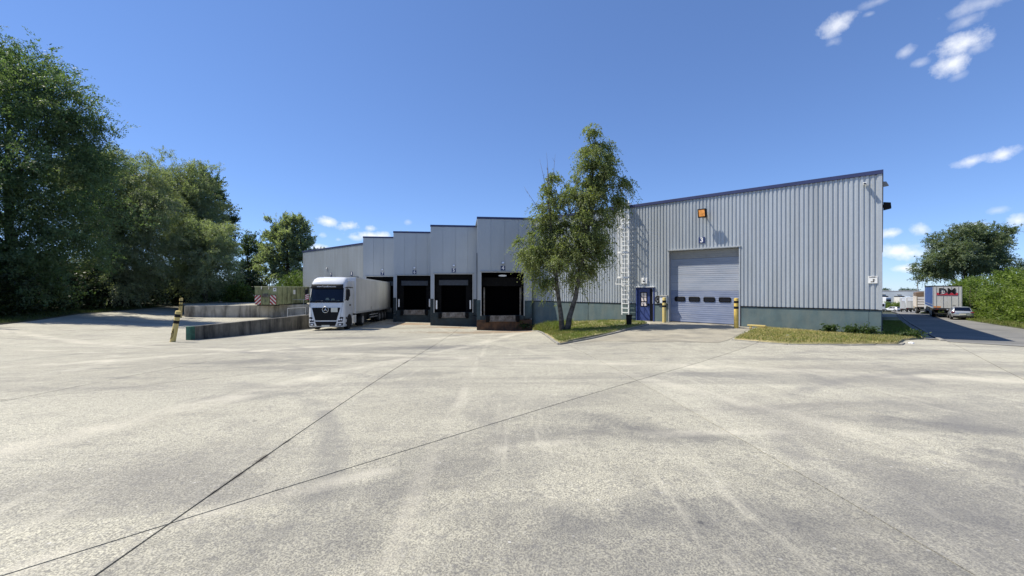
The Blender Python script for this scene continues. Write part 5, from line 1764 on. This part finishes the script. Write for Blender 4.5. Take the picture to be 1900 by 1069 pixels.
def foliage(name, lobes, clumps, per, size, leaf, m, parent, droop=0.0, fill=.55, rough=.25, spray=0.0, flat=.8, zmin=.15, aspect=.45, boughs=0, br=1.2, bflat=.5, loose=.15):
    if boughs:
        B, D = crown_points(lobes, boughs, fill, rough)
        q = RNG.integers(0, boughs, clumps)
        rad = (br * RNG.uniform(.55, 1.35, boughs))[q][:, None]
        tilt = D[q] * RNG.normal(.25, .55, clumps)[:, None]
        C = B[q] + (RNG.normal(size=(clumps, 3)) * np.array([.62, .62, .62 * bflat]) + tilt) * rad
        C[:, 2] -= .22 * br * (np.hypot(*(C - B[q])[:, :2].T) / br) ** 2
        m_ = RNG.uniform(size=clumps) < loose
        C[m_] = crown_points(lobes, clumps, .3, rough)[0][m_]
    else:
        C, D = crown_points(lobes, clumps, fill, rough)
    C = C[C[:, 2] > zmin]
    clumps = len(C)
    s = size * RNG.uniform(.6, 1.4, clumps)
    sp = rand_dirs(clumps)
    sp[:, 2] = np.abs(sp[:, 2]) * .4 - droop
    sp /= np.linalg.norm(sp, axis=1, keepdims=True)
    k = np.repeat(np.arange(clumps), per)
    n = len(k)
    off = RNG.normal(size=(n, 3)) * (s[k] * .5)[:, None]
    off[:, 2] *= flat
    along = RNG.uniform(-1, 1, n) * spray * s[k]
    P = C[k] + off * (1 - .5 * (spray > 0)) + sp[k] * along[:, None]
    L = rand_dirs(n) * .9
    if droop:
        L[:, 2] -= droop
    if spray:
        L += sp[k] * .9
    L /= (np.linalg.norm(L, axis=1, keepdims=True) + 1e-9)
    ln = leaf * RNG.uniform(.65, 1.35, n)
    P = P[:, :]
    keep = P[:, 2] > zmin * .5
    P, L, ln = P[keep], L[keep], ln[keep]
    return leaves_object(name, P, L * ln[:, None], ln * aspect, m, parent), C


def strands(name, lobes, boughs, br, n, per, length, leaf, m, parent, grav=.4, out=.7, lift=.3, aspect=.4, coh=.9, fill=.62, rough=.35, spread=.10, inner=.2, zmin=.3, taper=.35, bflat=.7):
    """foliage that grows along curved shoots: boughs in the lobes, shoots out of every bough, leaves along every shoot"""
    B, D = crown_points(lobes, boughs, fill, rough)
    q = RNG.integers(0, boughs, n)
    S0 = B[q] + RNG.normal(size=(n, 3)) * np.array([.45, .45, .45 * bflat]) * br
    dirs = D[q] * out + RNG.normal(size=(n, 3)) * .5
    dirs[:, 2] += lift
    mi = RNG.uniform(size=n) < inner
    S0[mi] = crown_points(lobes, n, .25, .1)[0][mi]
    dirs /= np.linalg.norm(dirs, axis=1, keepdims=True)
    ln = length * RNG.uniform(.5, 1.3, n)
    k = np.repeat(np.arange(n), per)
    N = len(k)
    t = RNG.uniform(0, 1, N)
    d, l = dirs[k], ln[k][:, None]
    P = S0[k] + d * l * t[:, None] + np.array([0, 0, -1.0]) * (grav * l * (t ** 2)[:, None]) + RNG.normal(size=(N, 3)) * (spread * (1.25 - t))[:, None] * l
    tan = d + np.array([0, 0, -2.0]) * grav * t[:, None]
    tan /= np.linalg.norm(tan, axis=1, keepdims=True)
    L = tan * .8 + RNG.normal(size=(N, 3)) * .45
    L /= np.linalg.norm(L, axis=1, keepdims=True)
    nor = D[q][k] * coh * .7 + np.array([0, 0, 1.0]) * coh * .7 + RNG.normal(size=(N, 3)) * .55
    sz = leaf * RNG.uniform(.7, 1.3, N) * (1 - taper * t)
    keep = P[:, 2] > zmin
    P, L, nor, sz = P[keep], L[keep], nor[keep], sz[keep]
    o = leaves_object(name, P, L * sz[:, None], sz * aspect, m, parent, up=nor)
    return o, B, (S0, dirs, ln)


def shoot_tree(name, label, loc, lobes, lm, top, r, boughs, br, n, per, length, leaf, bark='bark', group=None, nl=30, **kw):
    t = thing(name, label, "tree", loc, 0, group)
    o, B, _ = strands("crown", lobes, boughs, br, n, per, length, leaf, lm, t, **kw)
    sel = B[RNG.choice(len(B), min(nl, len(B)), replace=False)]
    mb = MB()
    limbs(mb, (0, 0, -.3), top, r, [tuple(c) for c in sel])
    mb.build("trunk", M[bark], t, smooth=True)
    return t


def limbs(mb, base, top, r, targets, n=6, wob=.3):
    """trunk from base to top with limbs bending out to the targets"""
    base, top = Vector(base), Vector(top)
    N = 9
    pts = []
    for i in range(N):
        f = i / (N - 1)
        p = base.lerp(top, f)
        w = wob * math.sin(f * math.pi)
        pts.append(p + Vector((random.uniform(-w, w), random.uniform(-w, w), 0)) * .5)
    rs = [r * (1.25 if i == 0 else 1) * (1 - .86 * (i / (N - 1)) ** 1.1) for i in range(N)]
    mb.path(pts, rs, n=10)
    for tg in targets:
        tg = Vector(tg)
        f = min(.85, max(.18, (tg.z - base.z) / max(.1, (top.z - base.z)) * random.uniform(.4, .75)))
        i = int(f * (N - 1))
        st = pts[i].lerp(pts[min(i + 1, N - 1)], f * (N - 1) - i)
        rr = rs[i] * random.uniform(.3, .5)
        mid = st.lerp(tg, .5) + Vector((random.uniform(-.3, .3), random.uniform(-.3, .3), (tg - st).length * random.uniform(.02, .14)))
        mb.path([st, st.lerp(mid, .5) + Vector((0, 0, .1)), mid, tg], [rr, rr * .75, rr * .5, max(.008, rr * .12)], n=n)


def tree(name, label, loc, lobes, clumps, per, size, leaf, lm, trunk_top, trunk_r, droop=0, fill=.55, rough=.25, spray=0, bark='bark', group=None, nl=26, flat=.8, aspect=.45, zmin=.3, boughs=0, br=1.2, bflat=.5, loose=.15):
    t = thing(name, label, "tree", loc, 0, group)
    cr, C = foliage("crown", lobes, clumps, per, size, leaf, lm, t, droop, fill, rough, spray, flat, zmin, aspect, boughs, br, bflat, loose)
    sel = C[RNG.choice(len(C), min(nl, len(C)), replace=False)]
    mb = MB()
    limbs(mb, (0, 0, -.3), trunk_top, trunk_r, [tuple(c) for c in sel])
    mb.build("trunk", M[bark], t, smooth=True)
    return t


def lobes_of(center, rad, n, spread=.6, sub=.5, low=0):
    """an irregular crown: a core ellipsoid and smaller bulges around it"""
    cx, cy, cz = center
    rx, ry, rz = rad
    out = [(cx, cy, cz, rx * .82, ry * .82, rz * .86, 2.2)]
    for i in range(n):
        a = 2 * math.pi * (i + random.random() * .7) / n
        zz = random.uniform(-.75, .85)
        q = math.sqrt(max(.1, 1 - zz * zz))
        k = sub * random.uniform(.7, 1.25)
        out.append((cx + rx * spread * q * math.cos(a), cy + ry * spread * q * math.sin(a), cz + rz * spread * 1.1 * zz, rx * k, ry * k, rz * k * .8, k * 1.3))
    return out


def build_left_trees():
    grp = "tall trees along the left verge"
    random.seed(21)
    # nearest, reaching out of frame at the top left
    x, y = -44.5, 37.0
    z = gz(x, y)
    lb = [(0, 0, 13.0, 7.2, 6.5, 9.8, 3.4), (-3.4, 0, 20.8, 4.8, 4.4, 4.6, 1.6), (2.2, -.5, 20.2, 3.2, 3.2, 3.6, 1.2), (4.5, -.5, 17.0, 3.4, 3.4, 3.3, 1.2), (6.0, 0, 14.0, 2.9, 3.2, 3.8, 1.2), (5.4, -.4, 8.8, 3.1, 3.4, 4.2, 1.2), (4.6, -1, 4.6, 3.4, 3.4, 3.8, 1.2), (-7, 0, 17, 5, 5, 6, 1.0), (3, -3, 11.6, 3.6, 3, 4, 1.0), (-2, -4, 8, 4.5, 3, 5, 1.2), (1, -3, 4, 4.5, 3, 3.5, 1.2)]
    shoot_tree("broadleaf_tree", "tallest dark green tree at the left edge of the photo", (x, y, z), lb, M['lmaple'], (0, 0, 20), .42, 340, 1.2, 6600, 34, 1.7, .24, group=grp, grav=.25, lift=.45, aspect=.42, inner=.28)
    x, y = -37.5, 27.5
    lb = lobes_of((-5, -3, 8.5), (5.5, 5, 7), 5)
    shoot_tree("broadleaf_tree", "dark tree cut off by the lower left edge of the photo", (x, y, gz(x, y)), lb, M['lmaple'], (-4, -2, 12), .3, 100, 1.2, 2400, 30, 1.5, .24, group=grp, grav=.25, inner=.3)
    # pale willows
    x, y = -47.8, 51.0
    lb = [(0, 0, 10.0, 6.0, 6, 7.2, 3), (-1.6, 0, 15.2, 4.0, 4, 3.8, 1.5), (-2.6, 0, 17.6, 3.2, 3.4, 2.8, 1.1), (-4.6, 0, 15.6, 3.4, 3.4, 4.0, 1.1), (2.6, 0, 13.2, 3.2, 3.4, 3.4, 1.3), (4.2, -1, 8.4, 3.4, 3.8, 4.6, 1.3), (-4, 0, 12, 4, 4, 4, 1), (1.6, -3, 6, 4, 3.5, 4, 1.1), (3.2, -2.5, 4, 3.6, 3.5, 3.4, 1.2)]
    shoot_tree("willow_tree", "pale green willow in the middle of the left row", (x, y, gz(x, y)), lb, M['lwillow'], (0, 0, 14.5), .42, 260, 1.1, 5800, 36, 2.0, .32, group=grp, grav=.75, lift=.5, aspect=.22, spread=.07, inner=.28)
    x, y = -49.5, 62.0
    lb = [(0, 0, 11.0, 5.4, 6, 7.4, 3), (-2.0, 0, 17.6, 3.2, 3.4, 3.8, 1.3), (2.0, 0, 17.4, 2.7, 3.2, 3.8, 1.2), (3.4, 0, 14.0, 2.5, 3.0, 3.8, 1), (4.4, 0, 9.4, 2.4, 3.2, 3.8, .9), (-4, 0, 13, 3.5, 4, 4, 1), (0, 0, 15.0, 3.6, 4, 4, 1)]
    shoot_tree("willow_tree", "tall feathery willow with a peaked top behind the middle willow", (x, y, gz(x, y)), lb, M['lwillow'], (0, 0, 18), .42, 180, 1.1, 3400, 34, 2.0, .36, group=grp, grav=.35, lift=.8, aspect=.22, spread=.08, inner=.28)
    x, y = -53.6, 72.0
    lb = [(1, 0, 11, 4.4, 4.6, 8.2, 3), (0.6, 0, 18.0, 2.8, 3.2, 4.2, 1.6), (3.2, 0, 14.0, 2.2, 2.6, 4.6, 1.3), (4.0, 0, 10.0, 2.0, 2.4, 3.4, 1), (1.8, 0, 19.8, 1.4, 1.6, 2.2, .5)]
    shoot_tree("poplar_tree", "dark ragged poplar sticking out to the right behind the willows", (x, y, gz(x, y)), lb, M['lpoplar'], (0, 0, 22), .34, 110, .9, 1100, 30, 1.6, .34, group=grp, grav=.1, lift=.8, aspect=.7, inner=.15, rough=.6)
    x, y = -41.4, 56.5
    lb = [(-1.0, 0, 6.6, 4.4, 4.2, 5.0, 3), (1.0, -.6, 5.2, 3.2, 3.4, 4.0, 1.5), (-2.4, 0, 9.8, 3.0, 3, 2.6, 1), (.4, 0, 9.2, 2.6, 2.8, 2.4, 1)]
    shoot_tree("willow_tree", "low silvery willow at the right end of the left row", (x, y, gz(x, y)), lb, M['lsilver'], (0, 0, 9.5), .26, 120, .9, 2900, 32, 1.6, .30, group=grp, grav=.5, lift=.5, aspect=.24, spread=.08, inner=.25)
    # beyond the container
    x, y = -60.0, 95.0
    lb = [(0, 0, 7.5, 3.4, 3.2, 6.2, 3), (.4, 0, 12.4, 2.2, 2.2, 3.0, 1.3), (-2.0, 0, 8, 2.0, 2, 4, 1), (2.2, 0, 7, 2, 2, 4, 1)]
    shoot_tree("conifer_tree", "small dark tree standing behind the left row above the container", (x, y, gz(x, y)), lb, M['lpoplar'], (0, 0, 14.5), .28, 90, .8, 800, 28, 1.4, .36, grav=.1, lift=.5, aspect=.5, inner=.15, rough=.6)
    x, y = -46.2, 86.0
    lb = [(0, 0, 8.4, 4.4, 4.2, 6.4, 3), (1.0, 0, 14.2, 2.6, 2.6, 3.0, 1.2), (-2.4, 0, 12.0, 2.4, 2.6, 3.8, 1.1), (3.2, 0, 11.0, 2.2, 2.4, 3.4, 1), (-3, 0, 6.5, 2.8, 3, 4, 1), (3.2, 0, 6, 2.5, 2.6, 4, .8), (2.1, 0, 15.4, 1.1, 1.2, 2.0, .35)]
    shoot_tree("silver_poplar", "airy silver-green poplar left of the warehouse gable", (x, y, gz(x, y)), lb, M['lsilver'], (0, 0, 16.5), .3, 160, .8, 2300, 28, 1.5, .36, grav=.05, lift=1.0, aspect=.55, inner=.12, rough=.5)
    # dark undergrowth filling the foot of the row
    ug = "undergrowth shrubs below the left trees"
    labs = ["dark shrub at the far left edge under the tallest tree", "dark shrub just right of the left edge under the trees", "dark broad shrub below the tallest tree", "dark shrub between the tallest tree and the willow",
            "dark shrub under the middle willow", "dark shrub under the peaked willow", "dark shrub left of the green bush by the container", "dark shrub behind the retaining wall end", "dark shrub at the back below the small dark tree",
            "dark shrub in the second row at the far left", "dark shrub in the second row behind the tallest tree", "dark shrub in the second row behind the middle willow", "dark shrub in the second row behind the peaked willow", "dark shrub at the very back left of the small dark tree"]
    pos = [(-39.0, 26.5, 3.8, 5.0), (-42.0, 32.0, 4.0, 5.6), (-45.0, 38.0, 4.2, 6.0), (-47.5, 44.5, 4.2, 5.6), (-49.0, 51.0, 4.4, 5.6), (-49.5, 58.5, 4.6, 5.8), (-49.5, 66.5, 5.0, 5.5), (-49.0, 76.0, 5.4, 6.0), (-58.0, 88.0, 6.5, 6.5),
           (-46.0, 29.0, 4.5, 7.0), (-52.0, 41.0, 5.2, 7.5), (-56.0, 53.0, 5.5, 7.5), (-58.0, 66.0, 6.0, 8.0), (-66.0, 82.0, 7.0, 8.0)]
    for (x, y, r, h), lab in zip(pos, labs):
        t = thing("undergrowth_shrub", lab, "shrub", (x, y, gz(x, y)), 0, ug)
        lb = lobes_of((0, 0, h * .40), (r, r, h * .56), 4) + [(0, 0, h * .15, r, r, h * .22, 1.0)]
        foliage("foliage", lb, 560, 20, .9, .32, M['lunder'], t, .1, .6, .3, .3, zmin=.1)
        mb = MB()
        for k in range(5):
            a = k * 1.3
            mb.path([(0, 0, -.2), (math.cos(a) * r * .25, math.sin(a) * r * .25, h * .4), (math.cos(a) * r * .5, math.sin(a) * r * .5, h * .8)], [.07, .05, .015], n=5)
        mb.build("stems", M['bark'], t)
    for (x, y, r, h, lab) in [(-38.0, 58.5, 2.6, 3.6, "bright green bush behind the retaining wall left of the container"), (-33.5, 66.0, 3.4, 4.6, "green bush directly behind the container"), (-44.0, 61.0, 2.4, 3.0, "small green bush at the foot of the silvery willow"),
                              (-37.5, 74.0, 4.2, 6.0, "broad green bush below the silver poplar"), (-30.5, 76.0, 3.4, 4.4, "green bush next to the warehouse gable behind the container")]:
        t = thing("green_bush", lab, "bush", (x, y, gz(x, y) if y < 60 else .1), 0, "green bushes behind the retaining wall")
        lb = lobes_of((0, 0, h * .48), (r, r, h * .5), 5)
        foliage("foliage", lb, 420, 22, .6, .22, M['lbush'], t, .1, .62, .3, .3, zmin=.1)
        mb = MB()
        for k in range(4):
            a = k * 1.6
            mb.path([(0, 0, -.2), (math.cos(a) * r * .3, math.sin(a) * r * .3, h * .4), (math.cos(a) * r * .5, math.sin(a) * r * .5, h * .75)], [.05, .035, .012], n=5)
        mb.build("stems", M['bark'], t)
    # tree tops showing over bays 6 and 7
    for (px, h, lab) in ((752, 10.2, "tree top peeping over the roof of bay 6 at its left"), (771, 9.4, "tree top peeping over the roof of bay 6 at its right")):
        Y = 130.0
        x = (px - 950) / 776 * Y
        t = tree("poplar_tree", lab, (x, Y, 0), [(0, 0, h + 6.2, 1.3, 1.3, 3.2, 1), (0, 0, h, 2.2, 2.2, 5, 1), (.9, 0, h + 5, 1, 1, 2, .4)], 160, 22, .8, .4, M['lsilver'], (0, 0, h + 8.4), .2, fill=.4, rough=.5, group="tree tops behind the warehouse roof", nl=10)


def build_birch():
    t = thing("birch_tree", "two-stemmed birch with drooping yellowish leaves on the grass island", "tree", (3.05, 24.2, -.30))
    lb = [(1.7, 0, 10.7, .65, .7, .8, .8), (1.85, 0, 9.7, .95, .9, .9, 1.2), (2.1, 0, 8.6, 1.1, 1.0, 1.0, 1.5), (.6, 0, 8.1, .7, .8, .7, .7), (-.9, 0, 8.6, .35, .5, .9, .35), (-.9, 0, 7.4, .65, .8, .7, .6), (2.3, 0, 7.4, .85, .9, .9, 1.0), (.9, 0, 7.0, 1.1, 1.1, 1.0, 1.3),
          (-1.0, -.1, 6.4, .8, .9, .7, .9), (1.8, 0, 6.0, 1.0, 1.0, .9, 1.1), (.3, -.3, 5.6, 1.1, 1.1, 1.0, 1.2), (-1.7, -.2, 5.0, .95, 1.0, .75, 1.15), (-2.0, -.2, 4.2, .6, .7, .6, .5), (1.9, 0, 4.9, .75, .9, .7, .6), (.8, 0, 4.5, 1.0, 1.0, .8, 1.0), (-.5, -.4, 4.3, 1.0, 1.0, .8, .9), (-1.5, -.2, 3.7, .7, .8, .6, .6), (1.4, 0, 3.7, .6, .7, .5, .35), (-.6, -.3, 2.9, .7, .7, .5, .35), (.6, -.3, 3.1, .7, .7, .5, .3)]
    cr, C, (S0, dr, ln) = strands("crown", lb, 190, .36, 3500, 30, .8, .108, M['lbirch'], t, grav=1.0, out=.8, lift=.4, aspect=.55, coh=.8, fill=.6, rough=.5, spread=.07, inner=.07, zmin=1.4, taper=.2)
    stems = MB()
    s1 = [(-.12, .0, -.3), (-.22, 0, .9), (-.38, -.05, 2.0), (-.55, -.1, 3.4), (-.75, -.1, 5.2), (-.9, 0, 7.2), (-1.0, 0, 9.4)]
    stems.path(s1, [.19, .14, .12, .10, .075, .045, .012], n=10)
    s2 = [(.10, .0, -.3), (.28, 0, .8), (.62, 0, 1.9), (.86, 0, 3.2), (1.2, 0, 5.2), (1.5, 0, 7.6), (1.7, 0, 9.8), (1.75, 0, 11.0)]
    stems.path(s2, [.21, .16, .135, .115, .09, .06, .03, .008], n=10)
    random.seed(4)
    for c in C[RNG.choice(len(C), 90, replace=False)]:
        src = s1 if c[0] < -.25 else s2
        z = max(1.6, c[2] * random.uniform(.55, .85))
        for a, b in zip(src, src[1:]):
            if a[2] <= z <= b[2]:
                st = Vector(a).lerp(Vector(b), (z - a[2]) / (b[2] - a[2]))
                break
        else:
            continue
        tg = Vector(c)
        mid = st.lerp(tg, .55) + Vector((0, 0, .22))
        r = .034 * random.uniform(.6, 1.2)
        stems.path([st, st.lerp(mid, .5), mid, tg], [r, r * .75, r * .5, .005], n=5)
    # bare dead twigs sticking out at the top left
    for p, q in (((-1.1, 0, 6.0), (-2.35, 0, 8.3)), ((-.95, 0, 7.2), (-1.05, 0, 10.3)), ((-.9, 0, 7.4), (-.55, 0, 10.2)), ((-.95, 0, 7.0), (-1.45, 0, 9.9))):
        a, b = Vector(p), Vector(q)
        stems.path([a, a.lerp(b, .5) + Vector((.06, 0, .1)), b], [.022, .014, .004], n=5)
        for k in range(4):
            m_ = a.lerp(b, random.uniform(.4, .9))
            stems.path([m_, m_ + Vector((random.uniform(-.2, .2), random.uniform(-.1, .1), random.uniform(.1, .3)))], [.007, .003], n=4)
    # fine hanging twigs that carry the leaves
    tw = MB()
    for i in RNG.choice(len(S0), 520, replace=False):
        p, d, l = Vector(S0[i]), Vector(dr[i]), float(ln[i])
        tw.path([p + d * (l * q) - Vector((0, 0, 1.15 * l * q * q)) for q in (0, .33, .66, 1.0)], [.006, .005, .004, .002], n=3, cap=False)
    tw.build("twigs", M['bark'], t)
    stems.build("trunk", M['birchbark'], t, smooth=True)


def build_right_green():
    # hedge of field maple along the road
    t = thing("hedge", "tall overgrown bright green hedge along the right side of the access road", "hedge")
    a, b = Vector((33.0, 24.5)), Vector((78, 79.0))
    nseg = 22
    lb = []
    random.seed(9)
    for i in range(nseg):
        f = i / (nseg - 1)
        p = a.lerp(b, f)
        off = UX.xy * random.uniform(3.3, 3.9)
        p = p + off
        zb = gz(p.x, p.y)
        h = 5.4 + (.9 if i < 6 else 0) + random.uniform(-.5, .6) - (.6 if 6 < i < 10 else 0)
        lb.append((p.x, p.y, zb + h * .45, 2.4, 2.4, h * .50, 2.0))
        lb.append((p.x + UX.x * random.uniform(-1, 1.5), p.y + UX.y * random.uniform(-1, 1), zb + h * random.uniform(.55, .8), 1.5, 1.5, 1.5, .8))
        lb.append((p.x - UX.x * 1.5, p.y - UX.y * 1.5, zb + h * random.uniform(.15, .35), 1.0, 1.4, 1.2, .6))
        lb.append((p.x - UX.x * 1.7, p.y - UX.y * 1.7, zb + .5, .9, 1.3, .7, .6))
    strands("foliage", lb, 460, .8, 5600, 26, 1.1, .21, M['lhedge'], t, grav=.3, lift=.5, aspect=.6, inner=.2, zmin=-9, fill=.72)
    mb = MB()
    for i in range(30):
        p = a.lerp(b, random.random()) + UX.xy * random.uniform(1.8, 3.2)
        zb = gz(p.x, p.y)
        mb.path([(p.x, p.y, zb - .2), (p.x + random.uniform(-.4, .4), p.y, zb + 2), (p.x + random.uniform(-.8, .8), p.y, zb + 4)], [.07, .05, .015], n=5)
    mb.build("stems", M['bark'], t)
    # rough grass along the hedge foot
    e = [a + UX.xy * -.6, b + UX.xy * -.6, b + UX.xy * 1.0, a + UX.xy * 1.0]
    pl = [(p.x, p.y) for p in e]
    tag(drape("hedge_verge", pl, 2.5, lambda x, y: GZ(x, y) + .05, M['soil'], .15), kind='structure')
    tag(grass_blades("hedge_grass", pl, 9000, lambda x, y: GZ(x, y) + .05, M['lgrass'], (.12, .35), .035), kind='stuff')
    # big locust tree
    Y = 76.0
    q = lambda px: (px - 950) / 776 * Y
    x0 = q(1790)
    zb = gz(x0, Y)
    zz = lambda py: 2.15 - (py - 534.5) / 776 * Y - zb
    lb = []
    for (px, py, rx, rz, w) in [(1745, 497, 20, 26, 1), (1760, 470, 26, 30, 1.4), (1775, 455, 30, 32, 1.8), (1800, 480, 40, 42, 2.4), (1830, 448, 24, 24, 1.2), (1865, 440, 20, 20, .8), (1878, 428, 10, 9, .25), (1862, 470, 24, 28, 1.1), (1762, 505, 26, 24, 1.2), (1808, 432, 18, 14, .6), (1752, 447, 12, 10, .3), (1840, 500, 36, 36, 1.5), (1732, 478, 11, 12, .35), (1770, 425, 9, 8, .2)]:
        lb.append((q(px) - x0, random.uniform(-2.5, 2.5), zz(py), rx * Y / 776 * .66, rx * Y / 776 * .8 + .5, rz * Y / 776 * .80, w))
    shoot_tree("locust_tree", "big spreading grey-green tree above the hedge on the right", (x0, Y, zb), lb, M['lacacia'], (0, 0, 12.0), .38, 200, .9, 3600, 30, 1.5, .30, grav=.35, lift=.4, aspect=.45, inner=.2, zmin=1.5)
    x, y = 88.5, 72.0
    shoot_tree("locust_tree", "small part of a darker tree at the right edge above the hedge", (x, y, gz(x, y)), lobes_of((0, 0, 6.6), (3.0, 2.8, 2.8), 5), M['lacacia'], (0, 0, 8), .22, 50, .9, 600, 28, 1.5, .30, grav=.35)
    # scrub by the far road end and far tree tops
    Y = 140.0
    X = (1657 - 950) / 776 * Y
    t = thing("far_hedge", "pale clipped bank of scrub in front of the far depot", "hedge", (X, Y, gz(X, Y)))
    foliage("foliage", [(x, 0, 1.3, 1.6, 1.4, 1.6, 1) for x in (-2.6, -1.3, 0, 1.3, 2.4)], 260, 20, .6, .3, M['lhedge'], t, .1, .6, .2, 0, zmin=.0)
    MB().box(-2.5, 2.5, -.1, .1, -.3, .5).build("stems", M['bark'], t)
    for (px, py, r, lab) in [(1643, 537.5, 2.6, "leftmost of the tiny tree tops above the far depot"), (1679, 537.5, 2.9, "round tiny tree top above the middle of the far depot"), (1686, 538.5, 1.9, "small tiny tree top right of the round one above the far depot"), (1696, 538, 2.4, "rightmost of the tiny tree tops above the far depot")]:
        Y = 290.0
        x = (px - 950) / 776 * Y
        zc = 2.15 - (py - 534.5) / 776 * Y
        t = thing("distant_tree", lab, "tree", (x, Y, zc - 9), 0, "tiny trees above the far depot")
        foliage("crown", [(0, 0, 9 - 1, r, r, 1.7, 1), (0, 0, 6, r * 1.3, r, 3, 1)], 130, 12, 1.2, .7, M['lfar'], t, 0, .6, .3, 0)
        MB().tube((0, 0, -3), (0, 0, 8), .3, .08, n=6).build("trunk", M['bark'], t)
    # brambles and weeds at the plinth
    for (xl, out, n, r, h, lab) in [(-1.05, .45, 26, .42, .5, "bramble clump against the plinth left of the right corner"), (-.45, .45, 24, .40, .45, "leafy weed clump at the foot of the right corner"), (-1.9, .4, 20, .28, .42, "dark small weed on the plinth left of the brambles"), (1.05, .4, 22, .34, .34, "low leafy weed just round the right corner"), (-21.3, .9, 20, .4, .5, "weed tuft at the foot of bay 4 beside the grass island")]:
        p = W(xl, -out, 0)
        t = thing("weed_clump", lab, "weed", (p.x, p.y, gz(p.x, p.y) + (.06 if xl > -15 else .15)), 0, "weeds at the wall foot")
        foliage("foliage", [(0, 0, h * .45, r * 1.15, r * .8, h * .5, 1)], n * 3, 11, .18, .10, M['lweed'], t, .2, .3, 1.3, .6, zmin=.0, aspect=.6)
        mb = MB()
        for k in range(7):
            an = k * .9
            mb.path([(0, 0, -.05), (math.cos(an) * r * .3, math.sin(an) * r * .3, h * .5), (math.cos(an) * r * .7, math.sin(an) * r * .7, h * 1.1)], [.010, .008, .003], n=4)
        mb.build("stems", M['lhedge'], t)


build_left_trees()
build_birch()
build_right_green()
